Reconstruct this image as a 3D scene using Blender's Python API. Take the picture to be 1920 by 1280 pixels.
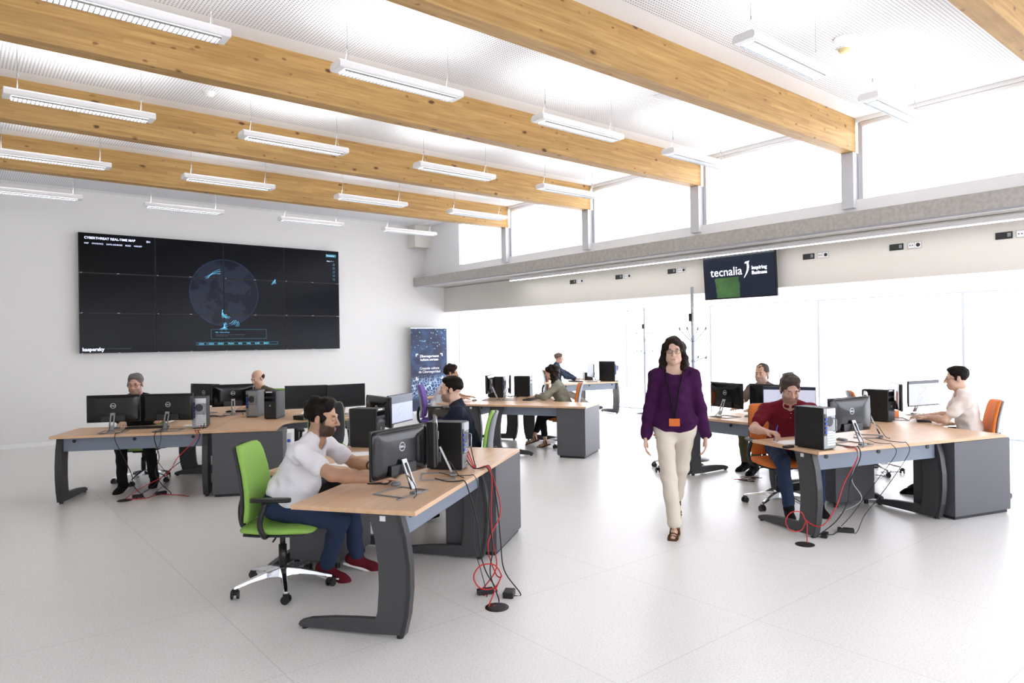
import bpy, math, random, sys
import numpy as np
from mathutils import Vector, Matrix
for o in list(bpy.data.objects): bpy.data.objects.remove(o)
sc = bpy.context.scene
COL = sc.collection
PI = math.pi
random.seed(7)
# ------------------------------------------------------------------ camera
CH = 1.68; YAW = 0.686181568; PITCH = -0.00027; ROLL = -0.0144008
def cam_axes():
    f = Vector((math.sin(YAW)*math.cos(PITCH), math.cos(YAW)*math.cos(PITCH), math.sin(PITCH)))
    r = Vector((math.cos(YAW), -math.sin(YAW), 0)); u = r.cross(f)
    r2 = r*math.cos(ROLL)+u*math.sin(ROLL); u2 = -r*math.sin(ROLL)+u*math.cos(ROLL)
    return r2, u2, f
r_, u_, f_ = cam_axes()
cd = bpy.data.cameras.new('camera'); cam = bpy.data.objects.new('camera', cd); COL.objects.link(cam)
cd.sensor_width = 36; cd.lens = 1298.2/1920*36; cd.clip_start = .05; cd.clip_end = 100
cam.matrix_world = Matrix(((r_.x, u_.x, -f_.x, 0), (r_.y, u_.y, -f_.y, 0), (r_.z, u_.z, -f_.z, CH), (0, 0, 0, 1)))
sc.camera = cam
# ------------------------------------------------------------------ world, exposure
w = bpy.data.worlds.new('world'); sc.world = w; w.use_nodes = True
w.node_tree.nodes['Background'].inputs[0].default_value = (.9, .95, 1, 1)
w.node_tree.nodes['Background'].inputs[1].default_value = 1.5
vs = sc.view_settings; sc.display_settings.display_device = 'sRGB'
vs.view_transform = 'Standard'; vs.look = 'None'; vs.exposure = 0.92; vs.gamma = 1; vs.use_curve_mapping = False
BLIND = 2.1; UPLIGHT = 5

# ------------------------------------------------------------------ materials
M = {}
def srgb(c):
    if isinstance(c, str):
        c = tuple(int(c[i:i+2], 16)/255 for i in (0, 2, 4))
    return tuple((x/12.92 if x <= .04045 else ((x+.055)/1.055)**2.4) for x in c[:3])+(1,)
def mat(name, col, rough=.6, metal=0, emit=None, es=1, spec=.5, coat=0):
    m = bpy.data.materials.new(name); m.use_nodes = True; M[name] = m
    b = m.node_tree.nodes['Principled BSDF']
    b.inputs['Base Color'].default_value = srgb(col); b.inputs['Roughness'].default_value = rough
    b.inputs['Metallic'].default_value = metal; b.inputs['Specular IOR Level'].default_value = spec
    b.inputs['Coat Weight'].default_value = coat
    if emit:
        b.inputs['Emission Color'].default_value = srgb(emit); b.inputs['Emission Strength'].default_value = es
    return m
def nd(m, t, **k):
    n = m.node_tree.nodes.new(t)
    for a, v in k.items(): setattr(n, a, v)
    return n
def lk(m, a, b): m.node_tree.links.new(a, b)
def noisy(name, c1, c2, scale, rough=.6, stretch=(1, 1, 1), detail=4, bump=0, lo=.35, hi=.65, metal=0, rough2=None):
    m = mat(name, c1, rough, metal); b = m.node_tree.nodes['Principled BSDF']
    tc = nd(m, 'ShaderNodeTexCoord'); mp = nd(m, 'ShaderNodeMapping'); mp.inputs['Scale'].default_value = stretch
    nz = nd(m, 'ShaderNodeTexNoise'); nz.inputs['Scale'].default_value = scale; nz.inputs['Detail'].default_value = detail
    cr = nd(m, 'ShaderNodeValToRGB'); e = cr.color_ramp.elements
    e[0].position = lo; e[1].position = hi; e[0].color = srgb(c1); e[1].color = srgb(c2)
    lk(m, tc.outputs['Object'], mp.inputs[0]); lk(m, mp.outputs[0], nz.inputs[0]); lk(m, nz.outputs[0], cr.inputs[0]); lk(m, cr.outputs[0], b.inputs['Base Color'])
    if name.startswith('hair'): b.inputs['Specular IOR Level'].default_value = .12
    if bump:
        bp = nd(m, 'ShaderNodeBump'); bp.inputs['Strength'].default_value = bump; bp.inputs['Distance'].default_value = .01
        lk(m, nz.outputs[0], bp.inputs['Height']); lk(m, bp.outputs[0], b.inputs['Normal'])
    return m
def math_n(m, op, a, b=None, c=None):
    n = nd(m, 'ShaderNodeMath', operation=op)
    for i, x in enumerate((a, b, c)):
        if x is None: continue
        if isinstance(x, (int, float)): n.inputs[i].default_value = x
        else: lk(m, x, n.inputs[i])
    return n.outputs[0]
def mixc(m, fac, a, b, typ='MIX'):
    n = nd(m, 'ShaderNodeMix', data_type='RGBA', blend_type=typ)
    if isinstance(fac, (int, float)): n.inputs[0].default_value = fac
    else: lk(m, fac, n.inputs[0])
    for i, x in ((6, a), (7, b)):
        if isinstance(x, tuple): n.inputs[i].default_value = x
        else: lk(m, x, n.inputs[i])
    return n.outputs[2]

mat('wall', 'e9e8e6', .75); mat('cream_wall', 'e6e2da', .75); mat('white_paint', 'f2f2f3', .6)
# glulam beams
def beam_mat():
    m = mat('glulam', 'd0a66a', .55); b = m.node_tree.nodes['Principled BSDF']
    tc = nd(m, 'ShaderNodeTexCoord')
    sep = nd(m, 'ShaderNodeSeparateXYZ'); lk(m, tc.outputs['Object'], sep.inputs[0])
    mp = nd(m, 'ShaderNodeMapping'); mp.inputs['Scale'].default_value = (1.2, 14, 22); lk(m, tc.outputs['Object'], mp.inputs[0])
    nz = nd(m, 'ShaderNodeTexNoise'); nz.inputs['Scale'].default_value = 2.0; nz.inputs['Detail'].default_value = 6; lk(m, mp.outputs[0], nz.inputs[0])
    cr = nd(m, 'ShaderNodeValToRGB'); e = cr.color_ramp.elements; e[0].position = .3; e[1].position = .72
    e[0].color = srgb('ab844c'); e[1].color = srgb('c8a366'); lk(m, nz.outputs[0], cr.inputs[0])
    # lamellas 4 cm tall, each with its own tone
    zl = math_n(m, 'FLOOR', math_n(m, 'MULTIPLY', sep.outputs[2], 25))
    xl = math_n(m, 'FLOOR', math_n(m, 'ADD', math_n(m, 'MULTIPLY', sep.outputs[0], .45), math_n(m, 'MULTIPLY', zl, .37)))
    cb = nd(m, 'ShaderNodeCombineXYZ'); lk(m, zl, cb.inputs[2]); lk(m, xl, cb.inputs[0])
    wn = nd(m, 'ShaderNodeTexWhiteNoise'); lk(m, cb.outputs[0], wn.inputs[0])
    tone = nd(m, 'ShaderNodeValToRGB'); tone.color_ramp.elements[0].color = (.82, .78, .70, 1); tone.color_ramp.elements[1].color = (1.02, 1.02, 1.02, 1); lk(m, wn.outputs[0], tone.inputs[0])
    c = mixc(m, 1.0, cr.outputs[0], tone.outputs[0], 'MULTIPLY')
    # knots
    def knots(scale, st, thr, seed):
        mk = nd(m, 'ShaderNodeMapping'); mk.inputs['Scale'].default_value = st; mk.inputs['Location'].default_value = (seed, seed*.7, seed*.3); lk(m, tc.outputs['Object'], mk.inputs[0])
        nn = nd(m, 'ShaderNodeTexNoise'); nn.inputs['Scale'].default_value = 9; lk(m, mk.outputs[0], nn.inputs[0])
        vo = nd(m, 'ShaderNodeTexVoronoi'); vo.inputs['Scale'].default_value = scale; vo.inputs['Randomness'].default_value = 1
        dm = nd(m, 'ShaderNodeVectorMath', operation='ADD'); lk(m, mk.outputs[0], dm.inputs[0])
        sc_ = nd(m, 'ShaderNodeVectorMath', operation='SCALE'); sc_.inputs['Scale'].default_value = .05; lk(m, nn.outputs['Color'], sc_.inputs[0]); lk(m, sc_.outputs[0], dm.inputs[1])
        lk(m, dm.outputs[0], vo.inputs[0])
        s2 = nd(m, 'ShaderNodeSeparateXYZ'); lk(m, vo.outputs['Color'], s2.inputs[0])
        keep = math_n(m, 'GREATER_THAN', s2.outputs[0], .35)
        r = nd(m, 'ShaderNodeMapRange'); r.inputs['From Min'].default_value = thr; r.inputs['From Max'].default_value = thr*.45
        lk(m, vo.outputs['Distance'], r.inputs[0])
        return math_n(m, 'MULTIPLY', r.outputs[0], keep)
    k1 = knots(4.0, (.8, 1.3, 1.5), .15, 3.1); k2 = knots(7.5, (.7, 1.2, 1.3), .15, 8.7)
    c = mixc(m, k1, c, srgb('5a3413')); c = mixc(m, math_n(m, 'MULTIPLY', k2, .85), c, srgb('7c4b1c'))
    lk(m, c, b.inputs['Base Color'])
beam_mat()
def desk_mat():
    m = mat('beech', 'e2bf98', .38); b = m.node_tree.nodes['Principled BSDF']
    tc = nd(m, 'ShaderNodeTexCoord'); mp = nd(m, 'ShaderNodeMapping'); mp.inputs['Scale'].default_value = (.7, 9, 9); lk(m, tc.outputs['Object'], mp.inputs[0])
    nz = nd(m, 'ShaderNodeTexNoise'); nz.inputs['Scale'].default_value = 3; nz.inputs['Detail'].default_value = 5; lk(m, mp.outputs[0], nz.inputs[0])
    cr = nd(m, 'ShaderNodeValToRGB'); e = cr.color_ramp.elements; e[0].position = .3; e[1].position = .7; e[0].color = srgb('d3ab85'); e[1].color = srgb('dfba96')
    lk(m, nz.outputs[0], cr.inputs[0]); lk(m, cr.outputs[0], b.inputs['Base Color'])
desk_mat(); mat('beech_edge', 'dcb68f', .5)
# perforated ceiling
def ceil_mat():
    m = mat('perforated', 'efeff0', .7); b = m.node_tree.nodes['Principled BSDF']
    tc = nd(m, 'ShaderNodeTexCoord'); sep = nd(m, 'ShaderNodeSeparateXYZ'); lk(m, tc.outputs['Object'], sep.inputs[0])
    P = .03
    def cell(o):
        f = math_n(m, 'FRACT', math_n(m, 'DIVIDE', o, P)); return math_n(m, 'SUBTRACT', f, .5)
    x, y = cell(sep.outputs[0]), cell(sep.outputs[1])
    d = math_n(m, 'SQRT', math_n(m, 'ADD', math_n(m, 'MULTIPLY', x, x), math_n(m, 'MULTIPLY', y, y)))
    hole = math_n(m, 'LESS_THAN', d, .25)
    c = mixc(m, hole, srgb('ebebed'), srgb('8e8e93')); lk(m, c, b.inputs['Base Color'])
ceil_mat()
def floor_mat():
    m = mat('floor', 'dddad6', .3); b = m.node_tree.nodes['Principled BSDF']
    tc = nd(m, 'ShaderNodeTexCoord')
    nz = nd(m, 'ShaderNodeTexNoise'); nz.inputs['Scale'].default_value = 90; nz.inputs['Detail'].default_value = 3; lk(m, tc.outputs['Object'], nz.inputs[0])
    cr = nd(m, 'ShaderNodeValToRGB'); e = cr.color_ramp.elements; e[0].position = .32; e[1].position = .6; e[0].color = srgb('e0ddda'); e[1].color = srgb('efeeec')
    lk(m, nz.outputs[0], cr.inputs[0])
    sep = nd(m, 'ShaderNodeSeparateXYZ'); lk(m, tc.outputs['Object'], sep.inputs[0])
    def line(o, p, off):
        f = math_n(m, 'FRACT', math_n(m, 'ADD', math_n(m, 'DIVIDE', o, p), off)); return math_n(m, 'LESS_THAN', f, .0035)
    g = math_n(m, 'MAXIMUM', line(sep.outputs[0], 1.2, .9), line(sep.outputs[1], 1.2, .1))
    c = mixc(m, math_n(m, 'MULTIPLY', g, .35), cr.outputs[0], srgb('8f8b88'))
    # scuffed patch texture, very faint
    n2 = nd(m, 'ShaderNodeTexNoise'); n2.inputs['Scale'].default_value = 1.1; lk(m, tc.outputs['Object'], n2.inputs[0])
    c = mixc(m, math_n(m, 'MULTIPLY', n2.outputs[0], .08), c, srgb('c9bfb2')); lk(m, c, b.inputs['Base Color'])
    r = nd(m, 'ShaderNodeMapRange'); r.inputs['To Min'].default_value = .22; r.inputs['To Max'].default_value = .4; lk(m, nz.outputs[0], r.inputs[0]); lk(m, r.outputs[0], b.inputs['Roughness'])
floor_mat()
noisy('concrete', 'aeaba6', 'bfbdb8', 22, .85, detail=8, bump=.3)
mat('blind', 'f6f7fa', .8, emit='f3f6ff', es=BLIND); mat('mullion', 'cfd0d4', .5); mat('alu', 'c9ccd1', .4, .3)  # blind cloth glows by itself in place of daylight behind it
mat('frame_grey', 'bcc0c6', .5); mat('led', 'ffffff', .5, emit='ffffff', es=6); mat('lamp_white', 'f4f4f5', .4)
mat('louvre', 'ffffff', .4, emit='f6f9ff', es=1.6); mat('tube_up', 'ffffff', .5, emit='ffffff', es=2)
mat('desk_grey', '505155', .5); mat('desk_leg', '424345', .5); mat('leg_strip', '303134', .35); mat('beam_grey', '7d8796', .45)
mat('cabinet', '55565a', .5); mat('plinth', '202124', .6); mat('black_plastic', '131315', .4); mat('dark_plastic', '1d1e21', .45)
mat('gloss_black', '0b0c0f', .12, spec=.4); mat('tower_black', '0d0d0f', .5); mat('tower_grey', '2a2b2f', .4); mat('steel', 'b4b6b8', .32, .8); mat('steel_dull', '8d9092', .45, .6)
mat('chrome', 'dfe2e6', .12, 1); mat('logo', 'c9ccd0', .3, .3); mat('screen_off', '08090b', .25, spec=.25)
mat('port_blue', '2d56c4', .4); mat('orange_box', 'e2781f', .5)
mat('paper', 'f5f5f5', .8); mat('red_cable', 'c22020', .45); mat('black_cable', '151517', .5); mat('grey_cable', '9a9ca0', .5)
for n, c in (('green', '96c45c'), ('purple', '6d4fa5'), ('orange', 'dd7a35')): noisy('fabric_'+n, c, c, 60, .85, bump=.15)
mat('shell_dark', '24262a', .5); mat('shell_grey', '85898f', .5)
mat('label_white', 'e8eaee', .5); mat('blue_handle', '3556a8', .5)
mat('glass_lens', 'd0d4da', .1); M['glass_lens'].node_tree.nodes['Principled BSDF'].inputs['Alpha'].default_value = .15
def screen_mat(name, body, header, frac, es=.52, dots=True):
    m = mat(name, '000000', .25); b = m.node_tree.nodes['Principled BSDF']
    tc = nd(m, 'ShaderNodeTexCoord'); sep = nd(m, 'ShaderNodeSeparateXYZ'); lk(m, tc.outputs['Object'], sep.inputs[0])
    z = math_n(m, 'DIVIDE', math_n(m, 'SUBTRACT', sep.outputs[2], .11), .3)
    top = math_n(m, 'GREATER_THAN', z, 1-frac)
    c = mixc(m, top, srgb(body), srgb(header))
    # rows of text lines
    row = math_n(m, 'LESS_THAN', math_n(m, 'FRACT', math_n(m, 'MULTIPLY', z, 18)), .35)
    nz = nd(m, 'ShaderNodeTexNoise'); nz.inputs['Scale'].default_value = 55; lk(m, tc.outputs['Object'], nz.inputs[0])
    t = math_n(m, 'MULTIPLY', row, math_n(m, 'GREATER_THAN', nz.outputs[0], .56))
    inx = math_n(m, 'LESS_THAN', math_n(m, 'ABSOLUTE', math_n(m, 'ADD', sep.outputs[0], .03)), .09)
    t = math_n(m, 'MULTIPLY', math_n(m, 'MULTIPLY', t, inx), math_n(m, 'LESS_THAN', z, 1-frac-.05))
    c = mixc(m, math_n(m, 'MULTIPLY', t, .5), c, srgb('5a6690'))
    lk(m, c, b.inputs['Emission Color']); b.inputs['Emission Strength'].default_value = es
screen_mat('screen_browser', 'b9c2ea', '26324f', .3); screen_mat('screen_app', 'd6d6ec', '23283a', .12); screen_mat('screen_blue', 'a9bce0', '6f8fc8', .2, .42)

# ------------------------------------------------------------------ mesh builder
class MB:
    def __init__(s): s.v = []; s.f = []; s.m = []; s.mi = 0
    def add(s, vs, fs, T=None):
        o = len(s.v)
        for p in vs:
            p = Vector(p)
            if T is not None: p = T @ p
            s.v.append(tuple(p))
        for f in fs: s.f.append([i+o for i in f]); s.m.append(s.mi)
        return s
    def box(s, a, b, T=None):
        x0, y0, z0 = a; x1, y1, z1 = b
        return s.add([(x0, y0, z0), (x1, y0, z0), (x1, y1, z0), (x0, y1, z0), (x0, y0, z1), (x1, y0, z1), (x1, y1, z1), (x0, y1, z1)],
                     [(0, 3, 2, 1), (4, 5, 6, 7), (0, 1, 5, 4), (1, 2, 6, 5), (2, 3, 7, 6), (3, 0, 4, 7)], T)
    def prism(s, poly, z0, z1, T=None, ax='z'):
        n = len(poly)
        if ax == 'z': vs = [(x, y, z0) for x, y in poly]+[(x, y, z1) for x, y in poly]
        elif ax == 'x': vs = [(z0, x, y) for x, y in poly]+[(z1, x, y) for x, y in poly]
        else: vs = [(x, z0, y) for x, y in poly]+[(x, z1, y) for x, y in poly]
        fs = [list(range(n))[::-1], list(range(n, 2*n))]+[(i, (i+1) % n, n+(i+1) % n, n+i) for i in range(n)]
        return s.add(vs, fs, T)
    def ring_loft(s, rings, cap=True, T=None, closed=False):
        n = len(rings[0]); vs = [p for r in rings for p in r]; fs = []
        k = len(rings)
        for j in range(k if closed else k-1):
            for i in range(n):
                a = j*n+i; b = j*n+(i+1) % n; c = ((j+1) % k)*n+(i+1) % n; d = ((j+1) % k)*n+i
                fs.append((a, b, c, d))
        if cap and not closed: fs.append(list(range(n))[::-1]); fs.append([(k-1)*n+i for i in range(n)])
        return s.add(vs, fs, T)
    def tube(s, pts, r, n=8, T=None, r2=None, cap=True, closed=False):
        pts = [Vector(p) for p in pts]; rings = []; up = None
        k = len(pts)
        for i, p in enumerate(pts):
            if closed: t = pts[(i+1) % k]-pts[i-1]
            else: t = (pts[min(i+1, k-1)]-pts[max(i-1, 0)])
            t.normalize()
            if up is None:
                up = t.orthogonal().normalized()
            else:
                up = (up-t*up.dot(t)); up = up.normalized() if up.length > 1e-6 else t.orthogonal().normalized()
            b = t.cross(up); rr = r if r2 is None else r+(r2-r)*i/(k-1)
            rings.append([tuple(p+up*math.cos(2*PI*j/n)*rr+b*math.sin(2*PI*j/n)*rr) for j in range(n)])
        return s.ring_loft(rings, cap, T, closed)
    def cyl(s, a, b, r, n=16, r2=None, T=None): return s.tube([a, b], r, n, T, r2)
    def lathe(s, prof, c=(0, 0, 0), n=20, T=None):
        return s.ring_loft([[(c[0]+r*math.cos(2*PI*i/n), c[1]+r*math.sin(2*PI*i/n), c[2]+z) for i in range(n)] for r, z in prof], True, T)
    def build(s, name, m, parent=None, smooth=False, bevel=0, sub=0, mats=None):
        me = bpy.data.meshes.new(name); me.from_pydata(s.v, [], s.f)
        for x in (mats or [m]): me.materials.append(M[x] if isinstance(x, str) else x)
        if mats: me.polygons.foreach_set('material_index', s.m)
        if smooth: me.polygons.foreach_set('use_smooth', [True]*len(me.polygons))
        me.update(); me.validate()
        import bmesh
        bm = bmesh.new(); bm.from_mesh(me); bmesh.ops.recalc_face_normals(bm, faces=bm.faces); bm.to_mesh(me); bm.free()
        o = bpy.data.objects.new(name, me); COL.objects.link(o)
        if parent is not None: o.parent = parent
        if bevel:
            b = o.modifiers.new('b', 'BEVEL'); b.width = bevel; b.segments = 2; b.limit_method = 'ANGLE'; b.angle_limit = .7
        if sub:
            b = o.modifiers.new('s', 'SUBSURF'); b.levels = sub; b.render_levels = sub
        return o
def tag(o, label=None, cat=None, group=None, kind=None):
    if label: o['label'] = label
    if cat: o['category'] = cat
    if group: o['group'] = group
    if kind: o['kind'] = kind
    return o
def empty(name, loc, rz=0, label=None, cat=None, group=None):
    o = bpy.data.objects.new(name, None); COL.objects.link(o); o.location = loc; o.rotation_euler = (0, 0, rz)
    o.empty_display_size = .1
    return tag(o, label, cat, group)
def kids(o): return [c for c in COL.objects if c.parent == o]
def dup(o, parent=None):
    c = o.copy(); COL.objects.link(c); c.parent = parent
    for k in kids(o): dup(k, c)
    return c
def place(proto, first, loc, rz, label, cat, group=None):
    o = proto if first else dup(proto)
    o.location = loc; o.rotation_euler = (0, 0, rz); tag(o, label, cat, group); return o
def spline(pts, n=8):
    P = [Vector(p) for p in pts]; P = [P[0]*2-P[1]]+P+[P[-1]*2-P[-2]]; out = []
    for i in range(1, len(P)-2):
        for j in range(n):
            t = j/n; a, b, c, d = P[i-1:i+3]
            out.append(.5*((2*b)+(c-a)*t+(2*a-5*b+4*c-d)*t*t+(3*b-a-3*c+d)*t**3))
    out.append(P[-2]); return out
def superring(cx, cz, hx, hz, y, n=20, p=3.2, ax='y'):
    out = []
    for i in range(n):
        t = 2*PI*i/n; c, s_ = math.cos(t), math.sin(t)
        x = cx+hx*math.copysign(abs(c)**(2/p), c); z = cz+hz*math.copysign(abs(s_)**(2/p), s_)
        out.append((x, y, z) if ax == 'y' else ((x, z, y) if ax == 'z' else (y, x, z)))
    return out
def text_mesh(body, size, m, T, parent, name='lettering', bold=0, align='LEFT', depth=.0008, spacing=1.0):
    cu = bpy.data.curves.new(name, 'FONT'); cu.body = body; cu.size = size; cu.align_x = align; cu.extrude = depth; cu.offset = bold; cu.space_character = spacing
    cu.resolution_u = 3
    to = bpy.data.objects.new('tmp', cu); COL.objects.link(to)
    dg = bpy.context.evaluated_depsgraph_get(); me = bpy.data.meshes.new_from_object(to.evaluated_get(dg))
    bpy.data.objects.remove(to); me.transform(T); me.materials.clear(); me.materials.append(M[m])
    o = bpy.data.objects.new(name, me); COL.objects.link(o)
    if parent is not None: o.parent = parent
    return o
def frame(ox, ax, ay):   # matrix with text x along ax, y along ay
    ax, ay = Vector(ax), Vector(ay); az = ax.cross(ay)
    return Matrix(((ax.x, ay.x, az.x, ox[0]), (ax.y, ay.y, az.y, ox[1]), (ax.z, ay.z, az.z, ox[2]), (0, 0, 0, 1)))
def struct(name, m, *boxes):
    b = MB()
    for a, c in boxes: b.box(a, c)
    return tag(b.build(name, m), kind='structure')
# ------------------------------------------------------------------ room
YW = 14.31; XW = 12.99; X0 = -4.5; Y0 = -4.0; ZC = 4.45
XS = 8.69; XC = 9.0; XF = 9.57
struct('floor', 'floor', ((X0-.2, Y0-.2, -.2), (XW+.3, YW+.3, 0)))
# screen wall with a window opening
wl = struct('wall_far', 'wall', ((X0, YW, 0), (10.0, YW+.25, 4.9)), ((10.0, YW, 2.39), (12.45, YW+.25, 4.9)), ((12.45, YW, 0), (XW+.3, YW+.25, 4.9)))
struct('wall_left', 'wall', ((X0-.25, Y0, 0), (X0, YW+.25, 4.9)))
# unseen back wall; glowing windows added to light surfaces facing the camera
bw = [((X0, Y0-.25, 0), (XW, Y0, .4)), ((X0, Y0-.25, 3.2), (XW, Y0, 4.9))]
for i in range(5): bw.append(((X0+i*3.6-.1, Y0-.25, .4), (X0+i*3.6+.6, Y0, 3.2)))
bw.append(((X0+17.4, Y0-.25, .4), (XW, Y0, 3.2)))
struct('wall_back', 'wall', *bw)
for i in range(5):
    x = X0+i*3.6+.6
    struct('window_%d' % (40+i), 'blind', ((x, Y0-.12, .4), (min(x+2.9, XW), Y0-.1, 3.2)))  # unseen emissive panel, added as fill light from behind
# window side: low ceiling, soffit box, slab, clerestory
struct('ceiling_2', 'white_paint', ((XF+.12, Y0, 2.42), (XW+.3, YW, 2.5)))
struct('wall_soffit', 'cream_wall', ((XF, Y0, 2.42), (XF+.12, YW, 3.02)))
struct('trim_1', 'concrete', ((XS, Y0, 3.03), (XF+.3, YW, 3.22)))
struct('trim_2', 'alu', ((XS+.05, Y0, 3.005), (XS+.09, YW, 3.03)))
struct('wall_clerestory', 'white_paint', ((XC, Y0, 3.22), (XC+.2, YW, 3.42)), ((XC, 12.83, 3.42), (XC+.2, YW, 4.9)), ((XC, Y0, 4.40), (XC+.2, 12.83, 4.9)))
struct('trim_3', 'cream_wall', ((8.55, 13.98, 3.93), (XC, YW, ZC)))
BF = [1.80, 4.19, 6.52, 8.87, 11.22]          # far faces of the beams
BW = .165
# upper blinds between posts
edges = [12.83]+[b for b in reversed(BF)]
n = 1
for i, b in enumerate(reversed(BF)):
    top = 12.83 if i == 0 else list(reversed(BF))[i-1]-BW-.04
    wo = empty('window_%d' % n, (0, 0, 0)); wo['kind'] = 'structure'
    MB().box((XC+.06, b+.03, 3.40), (XC+.075, top-.02, 4.38)).build('blind', 'blind', wo)
    MB().cyl((XC+.03, b+.03, 4.37), (XC+.03, top-.02, 4.37), .035).build('blind_roller', 'white_paint', wo, True)
    MB().cyl((XC+.02, top-.03, 3.25), (XC+.02, top-.03, 4.33), .008, 8).build('blind_guide', 'mullion', wo, True)
    MB().box((XC+.04, top-.02, 3.40), (XC+.1, top+.03, 4.40)).box((XC+.04, b, 3.40), (XC+.1, b+.03, 4.40)).build('window_frame', 'mullion', wo)
    n += 1
wo = empty('window_%d' % n, (0, 0, 0)); wo['kind'] = 'structure'; n += 1
MB().box((XC+.06, Y0, 3.40), (XC+.075, BF[0]-BW-.05, 4.38)).build('blind', 'blind', wo)
MB().cyl((XC+.03, Y0, 4.37), (XC+.03, BF[0]-BW-.05, 4.37), .035).build('blind_roller', 'white_paint', wo, True)
for i, b in enumerate(BF):
    p = MB().box((XC-.07, b-BW+.005, 3.31), (XC+.1, b-.005, 4.02)).build('trim_%d' % (4+i), 'mullion', bevel=.004); p['kind'] = 'structure'
# lower windows on window wall
struct('wall_right', 'white_paint', ((XW+.1, Y0, 2.36), (XW+.35, YW, 3.2)), ((XW, 14.06, 0), (XW+.3, YW, 2.42)))
my = [14.06, 11.39, 8.97, 6.55, 4.11, 1.69, -.73, -3.15]
for i in range(len(my)-1):
    wo = empty('window_%d' % n, (0, 0, 0)); wo['kind'] = 'structure'; n += 1
    MB().box((XW+.03, my[i+1]+.012, .03), (XW+.045, my[i]-.012, 2.37)).build('blind', 'blind', wo)
    MB().box((XW-.03, my[i+1]-.02, .0), (XW+.05, my[i+1]+.02, 2.40)).box((XW, my[i+1], 2.37), (XW+.03, my[i], 2.39)).box((XW, my[i+1], 0), (XW+.05, my[i], .03)).build('window_frame', 'frame_grey', wo)
wo = empty('window_%d' % n, (0, 0, 0)); wo['kind'] = 'structure'; n += 1
MB().box((10.03, YW+.05, .03), (12.42, YW+.065, 2.36)).build('blind', 'blind', wo)
MB().box((10.0, YW-.005, 2.36), (12.45, YW+.06, 2.39)).box((10.0, YW-.005, 0), (10.03, YW+.06, 2.36)).box((12.42, YW-.005, 0), (12.45, YW+.06, 2.36)).box((10.0, YW-.005, 0), (12.45, YW+.06, .03)).build('window_frame', 'frame_grey', wo)
struct('baseboard_far', 'white_paint', ((X0, YW-.012, 0), (10.0, YW, .07)))
# ceiling: plain white with perforated fields
struct('ceiling', 'white_paint', ((X0, Y0, ZC), (XC, YW, ZC+.1)))
fields = [(1.80, 4.02), (4.19, 6.35), (6.52, 8.70), (8.87, 11.05), (11.22, 14.31), (-4.0, 1.63)]
for i, (a, b) in enumerate(fields):
    p = struct('ceiling_%d' % (3+i), 'perforated', ((X0+.3, a+.25, ZC-.004), (8.62, b-.25, ZC)))
for i, b in enumerate(BF):
    o = MB().box((X0, b-BW, 4.02), (XC+(.0), b, ZC+.02)).build('timber_beam', 'glulam', bevel=.006)
    tag(o, ['knotty timber ceiling beam crossing the top right corner, nearest the camera', 'knotty timber beam ending at the second grey post from the right, above the coat racks side',
            'knotty timber beam third from the near end, starting at the left edge under the long louvred lamp', 'timber beam fourth from the near end, ending above the gap between the high blinds',
            'farthest and lowest looking timber beam, closest to the video wall'][i], 'beam', 'glued timber ceiling beams')
# linear light under the slab
o = empty('linear_light', (9.2, 3.6, 2.97), 0, 'long thin glowing white linear light hung under the concrete slab', 'light')
MB().box((-.035, -7.5, -.02), (.035, 7.65, .03)).build('housing', 'lamp_white', o)
MB().box((-.03, -7.5, -.026), (.03, 7.65, -.0205)).build('diffuser', 'led', o)
# ------------------------------------------------------------------ pendant lamps
def lamp_proto():
    r = empty('pendant_light', (0, 0, 0))
    prof = [(-.085, -.03), (.085, -.03), (.095, -.02), (.095, .015), (.075, .035), (-.075, .035), (-.095, .015), (-.095, -.02)]
    MB().prism([(y, z) for y, z in prof], -.61, .61, ax='x').build('housing', 'lamp_white', r, bevel=.003)
    b = MB().box((-.55, -.055, -.034), (.55, .055, -.0305)); b.build('louvre_glow', 'louvre', r)
    g = MB()
    for i in range(34):
        x = -.53+i*.0322; g.box((x-.003, -.053, -.046), (x+.003, .053, -.034))
    g.box((-.55, -.06, -.047), (.55, -.053, -.034)).box((-.55, .053, -.047), (.55, .06, -.034)); g.build('louvre_fins', 'steel', r)
    MB().box((-.58, -.05, .035), (.58, .05, .038)).build('uplight_lens', 'tube_up', r)
    for s in (-1, 1):
        w_ = MB(); x = s*.5
        w_.cyl((x, 0, .17), (x, 0, .49), .0022, 5).tube([(x-.0, -.05, .03), (x, 0, .17), (x, .05, .03)], .002, 5).cyl((x, 0, .16), (x, 0, .19), .005, 6)
        w_.lathe([(.03, .492), (.03, .498)], (x, 0, 0), 12)
        w_.build('suspension_wire', 'steel_dull', r)
    for nm, en, z, rot in (('uplight', UPLIGHT, .06, PI),):
        l = bpy.data.lights.new(nm, 'AREA'); l.shape = 'RECTANGLE'; l.size = 1.1; l.size_y = .1; l.energy = en; l.color = (1, .99, .97)
        lo = bpy.data.objects.new(nm, l); COL.objects.link(lo); lo.parent = r; lo.location = (0, 0, z); lo.rotation_euler = (rot, 0, 0)
    return r
lp = lamp_proto(); first = True
rowname = {2.92: 'between the two nearest beams', 5.27: 'between the second and third beams', 7.6: 'between the third and fourth beams', 9.95: 'between the fourth and farthest beams', 12.3: 'between the farthest beam and the video wall'}
colname = {1.03: 'leftmost', 3.1: 'second from left', 5.3: 'third from left', 7.4: 'rightmost'}
for ry, rn in rowname.items():
    for cx, cn in colname.items():
        if ry == 2.92 and cx < 5: continue
        if ry == 2.92: cn = 'left of the two' if cx < 6 else 'right of the two'
        place(lp, first, (cx, ry, 3.955), 0, '%s louvred pendant lamp %s' % (cn, rn), 'pendant lamp', 'suspended white office lamps'); first = False
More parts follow.
